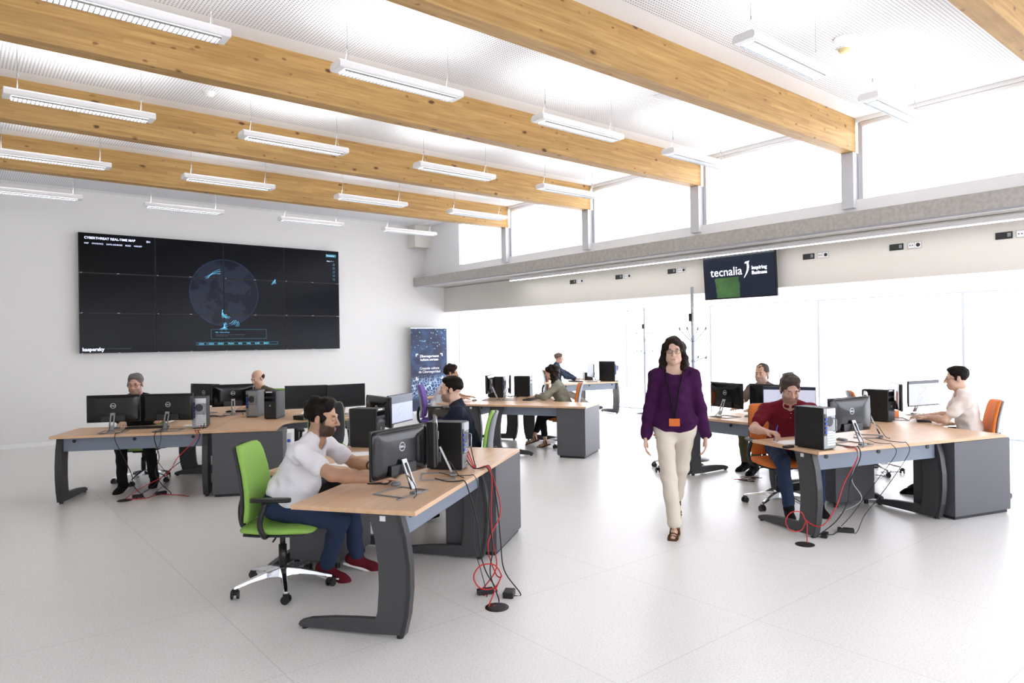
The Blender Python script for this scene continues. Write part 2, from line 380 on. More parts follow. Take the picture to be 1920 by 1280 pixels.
# ceiling details
def detector(x, y, label, m='white_paint'):
    o = empty('smoke_detector', (x, y, ZC-.004), 0, label, 'smoke detector')
    MB().lathe([(.055, 0), (.055, -.02), (.04, -.04), (.0001, -.042)]).build('detector_body', m, o, True)
    MB().lathe([(.07, 0), (.07, -.006), (.055, -.006)]).build('mounting_ring', 'white_paint', o)
noisy('aged_plastic', 'd9c68a', 'e2d3a0', 20)
detector(6.72, 3.1, 'yellowed smoke detector on the ceiling near the top right lamps', 'aged_plastic')
detector(2.26, 7.92, 'small white smoke detector on the ceiling above the left of the second beam gap')
detector(6.1, 6.66, 'small white smoke detector just behind the middle beam')
o = tag(MB().lathe([(.11, 0), (.11, -.012), (.09, -.02), (.0001, -.02)], (6.5, 2.98, ZC-.004)).build('ceiling_speaker', 'white_paint'), 'round flat white ceiling disc beside the yellowed smoke detector', 'speaker')
b = MB()
for i in range(6): b.box((-.2, -.06+i*.022, -.012), (.2, -.05+i*.022, 0))
b.box((-.22, -.075, -.008), (.22, -.066, 0)).box((-.22, .07, -.008), (.22, .08, 0)); o = b.build('air_vent', 'white_paint'); o.location = (6.45, 5.0, ZC-.004)
tag(o, 'small white slatted air vent in the perforated ceiling', 'vent')
# ------------------------------------------------------------------ video wall
def video_wall():
    r = empty('video_wall', (1.825, YW-.10, 1.57), 0, 'large dark video wall of twelve screens showing a globe map, mounted on the white wall', 'video wall')
    W4, H3 = 4.9/4, 2.14/3
    MB().box((.05, .03, .05), (4.85, .1, 2.09)).build('wall_bracket', 'black_plastic', r)
    m = mat('globe_screen', '040506', .2, spec=.12); b = m.node_tree.nodes['Principled BSDF']
    tc = nd(m, 'ShaderNodeTexCoord'); sep = nd(m, 'ShaderNodeSeparateXYZ'); lk(m, tc.outputs['Object'], sep.inputs[0])
    dx = math_n(m, 'SUBTRACT', sep.outputs[0], 2.47); dz = math_n(m, 'SUBTRACT', sep.outputs[2], 1.15)
    d = math_n(m, 'SQRT', math_n(m, 'ADD', math_n(m, 'MULTIPLY', dx, dx), math_n(m, 'MULTIPLY', dz, dz)))
    disc = math_n(m, 'LESS_THAN', d, .66)
    nz = nd(m, 'ShaderNodeTexNoise'); nz.inputs['Scale'].default_value = 1.7; nz.inputs['Detail'].default_value = 6; nz.inputs['Roughness'].default_value = .62; lk(m, tc.outputs['Object'], nz.inputs[0])
    land = nd(m, 'ShaderNodeMapRange'); land.inputs['From Min'].default_value = .50; land.inputs['From Max'].default_value = .52; lk(m, nz.outputs[0], land.inputs[0])
    c = mixc(m, land.outputs[0], srgb('1a2030'), srgb('2d3448')); rim = math_n(m, 'MULTIPLY', math_n(m, 'GREATER_THAN', d, .645), disc)
    c = mixc(m, rim, c, srgb('2c4468'))
    right = nd(m, 'ShaderNodeMapRange'); right.inputs['From Min'].default_value = 0; right.inputs['From Max'].default_value = 4.9; lk(m, sep.outputs[0], right.inputs[0])
    back = mixc(m, right.outputs[0], srgb('0b0d11'), srgb('10141f'))
    lk(m, mixc(m, disc, back, c), b.inputs['Emission Color']); b.inputs['Emission Strength'].default_value = .36
    for j in range(3):
        for i in range(4):
            x, z = i*W4, j*H3
            p = MB().box((x+.004, -.02, z+.004), (x+W4-.004, .04, z+H3-.004)).build('screen_panel', 'tower_black', r)
            MB().box((x+.01, -.0215, z+.013), (x+W4-.01, -.0201, z+H3-.01)).build('screen', 'globe_screen', p)
            MB().box((x+.03, -.0225, z+.003), (x+.05, -.02, z+.012)).box((x+W4/2-.02, -.0225, z+.004), (x+W4/2+.02, -.0205, z+.010)).build('status_light', 'label_white', p)
    mat('ui_white', 'dfe4ff', .5, emit='cfd6ff', es=.8); mat('ui_cyan', '63c0e0', .5, emit='5fb6dd', es=.5); mat('ui_teal', '2f7f93', .5, emit='2f7f93', es=.28); mat('ui_dim', '3d4c60', .5, emit='3d4c60', es=.5)
    y = -.0225
    def T(x, z): return frame((x, y, z), (1, 0, 0), (0, 0, 1))
    text_mesh('CYBERTHREAT REAL-TIME MAP', .058, 'ui_white', T(.09, 2.03), r, bold=.001)
    text_mesh('EN', .05, 'ui_white', T(1.08, 2.03), r)
    text_mesh('MAP     STATISTICS     DATA SOURCES     BUZZ     WIDGET', .035, 'ui_white', T(.09, 1.94), r)
    text_mesh('kaspersky', .085, 'ui_white', T(.04, .045), r, bold=.002)
    text_mesh('© 2019 AO Kaspersky Lab. All Rights Reserved', .02, 'ui_dim', T(.42, .075), r)
    MB().box((4.60, y, 2.0), (4.83, y+.002, 2.06)).build('screen_button', 'ui_teal', r)
    text_mesh('Download Trial', .026, 'ui_white', frame((4.62, y-.002, 2.02), (1, 0, 0), (0, 0, 1)), r)
    text_mesh('Share  f   t', .035, 'ui_white', T(4.62, 1.90), r)
    text_mesh('MAL - Mail Anti-Virus', .03, 'ui_cyan', T(2.28, .36), r)
    text_mesh('Mail Anti-Virus shows the number of malicious files found\nin email during scanning', .024, 'ui_dim', T(2.28, .315), r)
    # info box, table and side icons as thin luminous outlines on the picture
    b = MB()
    def rect(x0, z0, x1, z1, t=.005):
        b.box((x0, y, z0), (x1, y+.002, z0+t)).box((x0, y, z1-t), (x1, y+.002, z1)).box((x0, y, z0+t), (x0+t, y+.002, z1-t)).box((x1-t, y, z0+t), (x1, y+.002, z1-t))
    rect(2.2, .24, 3.28, .43, .004)
    for i in range(8): rect(1.93+i*.2, .12, 1.93+i*.2+.19, .175, .005)
    for i in range(5): rect(4.76, 1.50+i*.08, 4.80, 1.54+i*.08, .006)
    b.build('screen_outline', 'ui_teal', r)
    text_mesh('OAS      ODS      MAV      WAV      IDS      VUL      KAS      BAD', .05, 'ui_cyan', T(1.97, .13), r)
    b = MB(); rnd = random.Random(3)
    for (cx, cz, a0, a1, n_, l) in ((2.42, .66, 100, 180, 12, .16), (2.36, .42, 20, 150, 12, .14), (3.40, 1.36, 60, 120, 8, .09), (2.62, .60, 230, 300, 8, .1), (2.10, 1.42, 30, 60, 5, .3)):
        for k in range(n_):
            a = math.radians(a0+(a1-a0)*k/n_); x, z = cx+k*.014, cz+rnd.uniform(-.02, .02); p0 = (x, y, z); p1 = (x+math.cos(a)*l*.5, y-.0005, z+math.sin(a)*l*.5); p2 = (x+math.cos(a-.25)*l, y, z+math.sin(a-.25)*l)
            b.tube(spline([p0, p1, p2], 3), .0022, 4)
    b.build('attack_streaks', 'ui_cyan', r)
video_wall()
# ------------------------------------------------------------------ television with the company logo
def television():
    r = empty('television', (9.42, 5.99, 2.29), 0, 'flat black television tilted down from the cream soffit, showing tecnalia Inspiring Business', 'television')
    R_ = Matrix.Rotation(math.radians(-4), 4, 'Y')
    MB().box((0, -.62, 0), (.045, .62, .72), R_).build('tv_case', 'gloss_black', r, bevel=.004)
    m = mat('tv_picture', '0c121c', .15); b = m.node_tree.nodes['Principled BSDF']; tc = nd(m, 'ShaderNodeTexCoord')
    sep = nd(m, 'ShaderNodeSeparateXYZ'); lk(m, tc.outputs['Object'], sep.inputs[0]); nz = nd(m, 'ShaderNodeTexNoise'); nz.inputs['Scale'].default_value = 5; nz.inputs['Detail'].default_value = 3; lk(m, tc.outputs['Object'], nz.inputs[0])
    a = math_n(m, 'MULTIPLY', math_n(m, 'LESS_THAN', math_n(m, 'ABSOLUTE', math_n(m, 'SUBTRACT', sep.outputs[1], .19)), math_n(m, 'ADD', .14, math_n(m, 'MULTIPLY', nz.outputs[0], .14))), math_n(m, 'LESS_THAN', sep.outputs[2], .33))
    lk(m, mixc(m, a, srgb('131a2b'), mixc(m, nz.outputs[0], srgb('1f3a22'), srgb('5c8a4a'))), b.inputs['Emission Color']); b.inputs['Emission Strength'].default_value = .5
    MB().box((-.002, -.605, .02), (0, .605, .705), R_).build('tv_screen', 'tv_picture', r)
    def T(y, z, x=-.0035): return R_ @ frame((x, y, z), (0, -1, 0), (0, 0, 1))
    mat('tv_white', 'eef0ff', .5, emit='e8ecff', es=.9)
    text_mesh('tecnalia', .185, 'tv_white', T(.49, .36), r, bold=.0)
    text_mesh('Inspiring\nBusiness', .074, 'tv_white', T(-.23, .42), r, bold=.0012)
    # swoosh mark: a figure with a crescent body
    b = MB(); out = []; inn = []
    for k in range(13):
        t = k/12; out.append((-.10-.085*math.sin(t*PI*.75)-.01*t, .30+.25*t)); 
    for k in range(13):
        t = 1-k/12; inn.append((-.10-.045*math.sin(t*PI*.75)-.02*t, .31+.22*t))
    pts = [(-y_, z_) for y_, z_ in out+inn]
    b.prism(pts, 0, .001, R_ @ frame((-.0035, 0, 0), (0, -1, 0), (0, 0, 1)))
    b.prism([(.115, .52), (.135, .545), (.175, .545), (.20, .555), (.175, .50), (.16, .515)], 0, .001, R_ @ frame((-.0035, 0, 0), (0, -1, 0), (0, 0, 1)))
    b.build('logo_mark', 'tv_white', r)
    MB().box((.03, -.2, .25), (.15, .2, .45)).build('wall_bracket', 'black_plastic', r)
television()
# ------------------------------------------------------------------ sockets on the soffit
def outlets():
    for i, (a, b_) in enumerate(((9.76, 9.55), (8.56, 8.35), (7.37, 7.16), (4.96, 4.75), (3.78, 3.56), (2.60, 2.40))):
        wh = ['farthest pair, toward the video wall', 'second pair from the far end', 'third pair, left of the television', 'first pair right of the television', 'second pair right of the television', 'nearest pair at the right edge'][i]
        o = empty('black_control_box', (XF, a, 2.83), 0, 'small black control box on the cream soffit, %s' % wh, 'control box', 'black boxes along the soffit')
        MB().box((-.012, -.085, -.04), (0, .085, .04)).build('box_body', 'black_plastic', o, bevel=.003)
        MB().box((-.016, -.07, -.02), (-.0125, -.035, .025)).box((-.02, -.066, -.012), (-.0165, -.04, .004)).build('switch', 'steel_dull', o)
        p = empty('wall_socket', (XF, b_, 2.83), 0, 'white double wall socket on the cream soffit, %s' % wh, 'wall socket', 'white sockets along the soffit')
        MB().box((-.010, -.08, -.04), (0, .08, .04)).build('socket_plate', 'paper', p, bevel=.003)
        f = MB(); f.box((-.0118, -.0815, -.0415), (-.0101, .0815, -.038)).box((-.0118, -.0815, .038), (-.0101, .0815, .0415)).box((-.0118, -.001, -.038), (-.0101, .001, .038)).box((-.0118, -.0815, -.038), (-.0101, -.078, .038)).box((-.0118, .078, -.038), (-.0101, .0815, .038))
        f.build('plate_frame', 'steel_dull', p)
        MB().cyl((-.0125, -.04, 0), (-.009, -.04, 0), .024).cyl((-.0125, .025, 0), (-.009, .025, 0), .007, 8).cyl((-.0125, .055, 0), (-.009, .055, 0), .007, 8).build('socket_hole', 'dark_plastic', p)
outlets()
# ------------------------------------------------------------------ banner
def banner():
    r = empty('rollup_banner', (8.97, YW-.22, 0), 0, 'dark blue roll-up banner with white lettering standing against the far wall', 'banner')
    m = mat('banner_print', '2b3350', .6); b = m.node_tree.nodes['Principled BSDF']; tc = nd(m, 'ShaderNodeTexCoord'); sep = nd(m, 'ShaderNodeSeparateXYZ'); lk(m, tc.outputs['Object'], sep.inputs[0])
    vo = nd(m, 'ShaderNodeTexVoronoi'); vo.inputs['Scale'].default_value = 14; lk(m, tc.outputs['Object'], vo.inputs[0])
    dots = math_n(m, 'LESS_THAN', vo.outputs['Distance'], .2)
    nz = nd(m, 'ShaderNodeTexNoise'); nz.inputs['Scale'].default_value = 3; lk(m, tc.outputs['Object'], nz.inputs[0])
    cloud = nd(m, 'ShaderNodeMapRange'); cloud.inputs['From Min'].default_value = .45; cloud.inputs['From Max'].default_value = .7; lk(m, nz.outputs[0], cloud.inputs[0])
    band1 = math_n(m, 'GREATER_THAN', sep.outputs[2], 1.52); 
    b2 = nd(m, 'ShaderNodeMapRange'); b2.inputs['From Min'].default_value = .30; b2.inputs['From Max'].default_value = .04; lk(m, math_n(m, 'ABSOLUTE', math_n(m, 'SUBTRACT', sep.outputs[2], .62)), b2.inputs[0])
    v2 = nd(m, 'ShaderNodeTexVoronoi', feature='DISTANCE_TO_EDGE'); v2.inputs['Scale'].default_value = 13; v2.inputs['Randomness'].default_value = .7; lk(m, tc.outputs['Object'], v2.inputs[0])
    hexl = math_n(m, 'MULTIPLY', math_n(m, 'LESS_THAN', v2.outputs['Distance'], .06), b2.outputs[0])
    c = mixc(m, cloud.outputs[0], srgb('272f4b'), srgb('3a5a86')); c = mixc(m, math_n(m, 'MULTIPLY', dots, band1), c, srgb('8cc6d8'))
    c = mixc(m, math_n(m, 'MULTIPLY', b2.outputs[0], .2), c, srgb('5074b8')); c = mixc(m, hexl, c, srgb('c2dcf5')); lk(m, c, b.inputs['Base Color'])
    MB().box((-.5, -.006, .07), (.5, 0, 2.02)).build('banner_sheet', 'banner_print', r)
    MB().box((-.51, -.012, 2.01), (.51, .008, 2.04)).build('top_rail', 'alu', r)
    MB().prism([(-.09, 0), (.09, 0), (.07, .07), (-.07, .07)], -.52, .52, ax='x').build('base_cassette', 'alu', r, bevel=.004)
    MB().cyl((0, .02, .05), (0, .02, 2.02), .008, 8).build('support_pole', 'alu', r, True)
    def T(z): return frame((0, -.0075, z), (1, 0, 0), (0, 0, 1))
    text_mesh('Zibersegurtasun\nkultura sortzen', .082, 'paper', T(1.33), r, bold=.003, align='CENTER')
    text_mesh('Creando cultura\nde Ciberseguridad', .082, 'paper', T(1.04), r, bold=.0012, align='CENTER')
    MB().box((-.3, -.0075, 1.155), (.3, -.0065, 1.16)).build('printed_line', 'ui_dim', r)
    b = MB()
    for sx in (-1, 1):
        for zz, sz in ((1.42, 1), (.80, -1)):
            b.prism([(sx*.38, zz), (sx*.31, zz), (sx*.31, zz-sz*.03), (sx*.35, zz-sz*.03), (sx*.35, zz-sz*.07), (sx*.38, zz-sz*.07)], -.0075, -.0065, ax='y')
    b.prism([(-.10, .30), (-.05, .30), (-.05, .275), (-.075, .275), (-.075, .25), (-.10, .25)], -.0075, -.0065, ax='y')
    b.build('corner_marks', 'paper', r)
    text_mesh('tecnalia', .07, 'paper', T(.20), r, align='CENTER')
banner()
# ------------------------------------------------------------------ coat racks
mat('rack_blue', '2c5aa0', .4)
def coat_rack(x, y, h, label):
    r = empty('coat_stand', (x, y, 0), random.uniform(.2, .5), label, 'coat stand')
    MB().lathe([(.20, 0), (.20, .012), (.04, .03), (.0001, .03)]).build('base', 'desk_leg', r, True)
    MB().cyl((0, 0, .02), (0, 0, 1.72), .017, 10).build('pole', 'rack_blue', r, True)
    b = MB().box((-.022, -.012, .03), (-.016, .012, h)).box((.016, -.012, 1.2), (.022, .012, h))
    k = .05
    while k < h-.05:
        b.box((-.016, -.006, k), (.016, .006, k+.012)) if k > 1.75 else None
        k += .05
    b.build('perforated_rail', 'steel', r)
    MB().box((-.07, -.02, h-.48), (-.02, .03, h-.37)).build('clamp_box', 'black_plastic', r, bevel=.005)
    for z, up in ((1.70, .12), (1.42, .0)):
        for a in (0, PI/2, PI, 3*PI/2):
            c, s_ = math.cos(a), math.sin(a)
            b = MB().tube([(c*.02, s_*.02, z-.06), (c*.10, s_*.10, z-.02+up*.3), (c*.19, s_*.19, z+up)], .006, 6)
            b.cyl((c*.185, s_*.185, z+up-.02), (c*.195, s_*.195, z+up+.02), .013, 8); b.build('hook', 'steel_dull', r, True)
coat_rack(12.28, 10.25, 2.40, 'thin blue and white coat stand farther back beside the window blinds')
coat_rack(8.05, 5.86, 2.40, 'tall blue and perforated metal coat stand just behind the walking woman')

# ------------------------------------------------------------------ desks
CL = dict(A=((3.32, 4.26), 35.4), B=((2.25, 8.03), -28.0), C=((7.04, 2.31), -17.8), D=((6.23, 8.32), -61.7), E=((11.85, 10.55), -14), F=((6.865, 3.98), -95))
def W(c, u, v, z=0):
    (x, y), a = CL[c]; a = math.radians(a)
    return (x+u*math.cos(a)-v*math.sin(a), y+u*math.sin(a)+v*math.cos(a), z)
def ang(c, d=0): return math.radians(CL[c][1]+d)
TZ0, TZ1, TT = .712, .7406, .74
def cleg_poly():
    outer = [(.11, .705), (.075, .58), (.055, .42), (.055, .28), (.07, .14), (.10, .02)]
    foot = [(.30, .012), (.76, .012), (.775, .025), (.765, .045), (.70, .065), (.55, .085), (.40, .095), (.275, .10)]
    inner = [(.262, .14), (.25, .28), (.253, .42), (.272, .56), (.31, .705)]
    return outer+foot+inner
def leg(r, T):
    l = MB().prism(cleg_poly(), -.022, .022, T, ax='x').build('leg', 'desk_leg', r, bevel=.004)
    s = MB(); e = [(.11, .705), (.075, .58), (.055, .42), (.055, .28), (.07, .14), (.10, .02)]
    s.prism([(y-.006, z) for y, z in e]+[(y+.02, z) for y, z in e[::-1]], -.03, .03, T, ax='x'); s.build('leg_edge_strip', 'leg_strip', l, bevel=.003)
    MB().cyl((0, .13, 0), (0, .13, .02), .02, 12, T=T).cyl((0, .74, 0), (0, .74, .014), .018, 12, T=T).build('glide', 'black_plastic', l)
    return l
def desk(c, u, v, rot, label, yend='leg', depth=.79, ydepth=.70, lx=1.6):
    p = W(c, u, v); r = empty('corner_desk', p, ang(c, rot), label, 'desk', 'grey-legged beech corner desks')
    L = 1.6; LX = lx
    poly = [(0, 0), (-LX, 0), (-LX, depth), (-1.10, depth)]
    for k in range(1, 12):
        t = k/12; a = (-1.10, depth); b = (-.84, depth+.0); cc = (-ydepth, depth+.04); d = (-ydepth, 1.14)
        poly.append(tuple((1-t)**3*a[i]+3*(1-t)**2*t*b[i]+3*(1-t)*t*t*cc[i]+t**3*d[i] for i in (0, 1)))
    poly += [(-ydepth, 1.14), (-ydepth, L), (0, L)]
    MB().prism(poly, TZ0, TT).build('tabletop', 'beech', r, bevel=.003)
    leg(r, Matrix.Translation((-LX+.06, 0, 0)))
    l2 = leg(r, Matrix.Translation((-.07, 0, 0)))
    MB().box((-LX+.09, .12, .56), (-.10, .14, .705)).build('modesty_beam', 'beam_grey', r, bevel=.004)
    MB().box((-.16, .16, .58), (-.14, L-(.10 if yend == 'leg' else .48), .70)).build('modesty_beam', 'beam_grey', r)
    h = MB()
    for x in (-LX+.2, -LX/2, -.2): h.cyl((x, .112, .67), (x, .1195, .67), .018)
    h.build('cable_hole', 'black_plastic', r)
    MB().box((-LX+.034, .20, .665), (-LX+.0375, .235, .695)).build('inventory_label', 'label_white', r)
    if yend == 'leg': leg(r, Matrix(((0, 1, 0, 0), (-1, 0, 0, L-.06), (0, 0, 1, 0), (0, 0, 0, 1))) @ Matrix.Scale(-1, 4, (0, 1, 0)))
    return r
def cabinet(c, u, v, rot, label, w_=.78):
    p = W(c, u, v); r = empty('end_cabinet', p, ang(c, rot), label, 'cabinet', 'grey end cabinets under the desks')
    MB().box((.01, .01, .03), (w_, .42, .708)).build('carcass', 'cabinet', r, bevel=.003)
    MB().box((.03, .03, 0), (w_-.02, .40, .03)).build('plinth', 'plinth', r)
    d = MB().box((.02, .421, .04), (w_/2-.002, .437, .70)).build('door', 'cabinet', r, bevel=.002); MB().box((w_/2-.05, .438, .4), (w_/2-.035, .45, .52)).build('handle', 'steel_dull', d)
    d = MB().box((w_/2+.002, .421, .04), (w_-.01, .437, .70)).build('door', 'cabinet', r, bevel=.002); MB().box((w_/2+.035, .438, .4), (w_/2+.05, .45, .52)).build('handle', 'steel_dull', d)
def pedestal(p, rz, label, drawers=3, h=.56, hm='blue_handle'):
    r = empty('drawer_pedestal', p, rz, label, 'drawer unit')
    MB().box((-.21, -.26, .05), (.21, .24, h)).build('carcass', 'cabinet', r, bevel=.003)
    for s in (-1, 1):
        for t in (-1, 1): MB().cyl((s*.17, t*.2, 0), (s*.17, t*.2, .05), .02, 10).build('caster', 'black_plastic', r)
    n_ = drawers; hh = (h-.06)/n_
    for i in range(n_):
        d = MB().box((-.205, -.278, .055+i*hh), (.205, -.261, .05+(i+1)*hh)).build('drawer', 'cabinet', r, bevel=.002)
        MB().box((-.1, -.29, .055+(i+.5)*hh-.015), (.1, -.279, .055+(i+.5)*hh+.015)).build('handle', hm, d)
desk('A', 0, 0, 0, 'beech corner desk in the foreground at which the bearded man in white sits')
desk('A', 0, 1.6, 180, 'beech corner desk behind the foreground one, used by the man in navy', 'cab')
cabinet('A', .005, .005, 0, 'grey end cabinet at the right of the foreground desks', .76)
desk('B', 0, 0, 0, 'beech corner desk at far left, used by the grey-haired man behind two monitors')
desk('B', 0, 1.6, 180, 'beech corner desk with two blank monitors and an empty green chair', 'cab')
cabinet('B', .005, .005, 0, 'grey end cabinet in the middle of the left desk group', .76)
desk('B', -.8, 1.62, -90, 'beech corner desk at the back left, used by the balding man')
desk('C', 0, 0, 0, 'beech corner desk at the right, used by the man in the dark red polo')
desk('C', 0, 1.6, 180, 'beech corner desk at the far right, used by the man with glasses', 'cab')
cabinet('C', .005, .005, 0, 'grey end cabinet at the bottom right of the right desks', .76)
desk('D', 0, 0, -90, 'beech corner desk in the middle, used by the dark-haired woman on an orange chair', 'cab')
desk('D', 0, 1.6, 90, 'beech corner desk in the middle, used by the man on a purple chair', 'cab')
cabinet('D', 1.592, .008, 90, 'grey end cabinet beside the woman on the orange chair', .78)
desk('E', 0, 0, 0, 'pale desk alone at the far windows, used by the man in navy jacket')
desk('F', 0, 0, 0, 'beech corner desk behind the red polo man, used by the pony-tailed man', lx=1.29)
pedestal(W('D', -1.3, 1.25), ang('D', 180), 'grey three-drawer pedestal with blue handles beside the purple chair')
pedestal(W('A', -.31, 1.28), ang('A', 90), 'dark drawer pedestal under the foreground desk, behind the legs of the bearded man', hm='steel_dull')
pedestal(W('C', -.35, 1.0), ang('C', 90), 'dark drawer pedestal under the red polo man desk', hm='steel_dull')
# ------------------------------------------------------------------ computers
def monitor_proto():
    r = empty('monitor', (0, 0, 0))
    # screen faces local -Y... the user side is -Y; back (+Y) carries the emblem
    p = MB().box((-.265, -.006, .11), (.265, .012, .41)).build('panel', 'black_plastic', r, bevel=.003)
    b = MB(); rings = []
    for k, (s_, y_) in enumerate(((1, .012), (.985, .020), (.90, .026), (.5, .030))):
        rings.append([(x, y_, z) for x, _, z in superring(0, .26, .263*s_, .148*s_, 0, 40, 12)])
    b.ring_loft(rings).build('back_shell', 'gloss_black', r, True)
    MB().box((-.12, .02, .12), (.12, .046, .185)).build('port_housing', 'black_plastic', p, bevel=.004)
    MB().box((-.259, -.0075, .125), (.259, -.0062, .404)).build('screen', 'screen_off', r)
    g = MB(); T = frame((0, .0312, .29), (-1, 0, 0), (0, 0, 1))
    ring = [[((.026+.003*math.cos(a))*math.cos(t), (.026+.003*math.cos(a))*math.sin(t), .002*math.sin(a)) for a in [2*PI*q/6 for q in range(6)]] for t in [2*PI*j/28 for j in range(28)]]
    g.ring_loft(ring, False, T, True); lg = g.build('emblem', 'logo', r, True)
    text_mesh('DELL', .017, 'logo', T @ Matrix.Translation((0, -.006, .0)), lg, align='CENTER', bold=.0006)
    # slotted leaning neck
    N = Matrix.Translation((0, .045, .0)) @ Matrix.Rotation(math.radians(24), 4, 'X')
    MB().box((-.024, .075, 0), (-.012, .087, .19), N).box((.012, .075, 0), (.024, .087, .19), N).box((-.024, .075, .17), (.024, .087, .195), N).box((-.024, .075, -.0), (.024, .087, .05), N).build('stand_neck', 'steel', r)
    MB().box((-.13, -.10, 0), (.13, -.088, .007)).box((-.13, .128, 0), (.13, .14, .007)).box((-.13, -.088, 0), (-.118, .128, .007)).box((.118, -.088, 0), (.13, .128, .007)).box((-.03, .11, .007), (.03, .15, .02)).build('stand_base', 'steel_dull', r)
    MB().tube(spline([(0.02, .05, .14), (.02, .11, .10), (.01, .14, .05), (.04, .17, .01), (.10, .2, .006)], 5), .003, 6).build('monitor_cable', 'black_cable', r, True)
    return r
mon = monitor_proto(); mfirst = True
def monitor(x, y, rz, label, screen=None, z=TZ1):
    global mfirst
    o = place(mon, mfirst, (x, y, z), rz, label, 'monitor', 'black flat monitors on the desks'); mfirst = False
    for k in kids(o):
        if k.name.split('.')[0] == 'screen':
            k.material_slots[0].link = 'OBJECT'; k.material_slots[0].material = M[screen or 'screen_off']
    return o
def R(d): return math.radians(d)
# angle: local +X (emblem side seen from +Y). user side is -Y.
def tower_proto():
    r = empty('computer_tower', (0, 0, 0))
    MB().box((-.077, -.13, .008), (.077, .13, .35)).build('case', 'tower_black', r, bevel=.003)
    f = MB().box((-.078, -.147, .008), (.078, -.1305, .352)).build('front_panel', 'dark_plastic', r, bevel=.006)
    MB().box((-.07, -.1485, .285), (.07, -.1472, .325)).box((-.07, -.1485, .225), (.07, -.1472, .26)).build('drive_bay', 'gloss_black', f)
    MB().cyl((0, -.150, .17), (0, -.147, .17), .012).build('power_button', 'steel_dull', f)
    MB().box((-.05, -.1485, .334), (.03, -.1473, .347)).build('sticker', 'label_white', f)
    b = MB().box((-.074, .1305, .012), (.074, .137, .345)).build('rear_panel', 'steel_dull', r)
    MB().box((-.075, .1372, .285), (.04, .139, .340)).build('power_supply', 'steel', b)
    MB().cyl((.0, .1372, .235), (.0, .1395, .235), .042, 24).build('fan_grille', 'tower_grey', b)
    s = MB()
    for i in range(6): s.box((-.075, .1372, .035+i*.021), (.035, .139, .050+i*.021))
    s.build('expansion_slots', 'steel', b)
    s = MB().box((.042, .1372, .12), (.072, .142, .30)); s.build('port_block', 'tower_grey', b)
    s = MB()
    for i in range(4): s.box((.045, .142, .14+i*.036), (.066, .15, .158+i*.036))
    s.build('plug', 'port_blue', b)
    MB().tube([(-.05, .137, .26), (-.05, .165, .25), (-.05, .165, .16), (-.05, .137, .15)], .004, 6).build('rear_handle', 'steel', b, True)
    MB().box((-.07, -.12, 0), (-.05, .12, .008)).box((.05, -.12, 0), (.07, .12, .008)).build('feet', 'black_plastic', r)
    return r
tow = tower_proto(); tfirst = True
def tower(x, y, rz, label, z=TZ1):
    global tfirst
    o = place(tow, tfirst, (x, y, z), rz, label, 'computer', 'black desktop computer towers'); tfirst = False; o.scale = (1, 1, 1); return o
def keyboard_proto():
    r = empty('keyboard', (0, 0, 0))
    MB().prism([(-.07, 0), (.07, 0), (.07, .022), (-.07, .012)], -.22, .22, ax='x').build('keyboard_body', 'dark_plastic', r, bevel=.003)
    k = MB(); T = Matrix.Rotation(math.atan2(.010, .14), 4, 'X')
    for j in range(5):
        for i in range(20):
            x = -.208+i*.0209; y = -.055+j*.0225; z = .0125+(y+.07)*.0714
            if j == 0 and 3 < i < 9 and i != 4: continue
            w2 = .0175 if not (j == 0 and i == 4) else .0175+.0209*4
            k.box((x, y, z), (x+w2, y+.018, z+.006))
    k.build('keys', 'black_plastic', r); return r
kb = keyboard_proto(); kfirst = True
def keyboard(x, y, rz, label):
    global kfirst
    place(kb, kfirst, (x, y, TZ1), rz, label, 'keyboard', 'black keyboards on the desks'); kfirst = False
def mouse_proto():
    r = empty('mouse', (0, 0, 0))
    b = MB(); rings = []
    for y_, hx, hz in ((-.055, .012, .006), (-.045, .026, .014), (-.02, .031, .018), (.01, .030, .017), (.035, .027, .012), (.05, .015, .007)):
        rings.append([(x, y_, max(z, .001)) for x, _, z in superring(0, .004, hx, hz, 0, 16, 2.4)])
    b.ring_loft(rings).build('mouse_body', 'shell_grey', r, True)
    MB().box((-.003, .02, .016), (.003, .036, .020)).build('scroll_wheel', 'black_plastic', r)
    return r
ms = mouse_proto(); sfirst = True
def mouse(x, y, rz, label):
    global sfirst
    place(ms, sfirst, (x, y, TZ1), rz, label, 'mouse', 'computer mice'); sfirst = False
def paper(x, y, rz, label, w_=.21, h=.297, z=TZ1):
    o = MB().box((-w_/2, -h/2, 0), (w_/2, h/2, .0012)).build('paper_sheet', 'paper'); o.location = (x, y, z+.0003); o.rotation_euler = (0, 0, rz); tag(o, label, 'paper')
def small_box(name, x, y, rz, s, m, label, cat, z=TZ1):
    o = empty(name, (x, y, z), rz, label, cat)
    MB().box((-s[0]/2, -s[1]/2, 0), (s[0]/2, s[1]/2, s[2])).build('body', m, o, bevel=.004)
    MB().box((-s[0]/3, -s[1]/3, s[2]), (s[0]/3, s[1]/3, s[2]+.001)).build('face_plate', 'dark_plastic', o)
    return o
A, B_, C_, D_, E_, F_ = [CL[k][1] for k in 'ABCDEF']
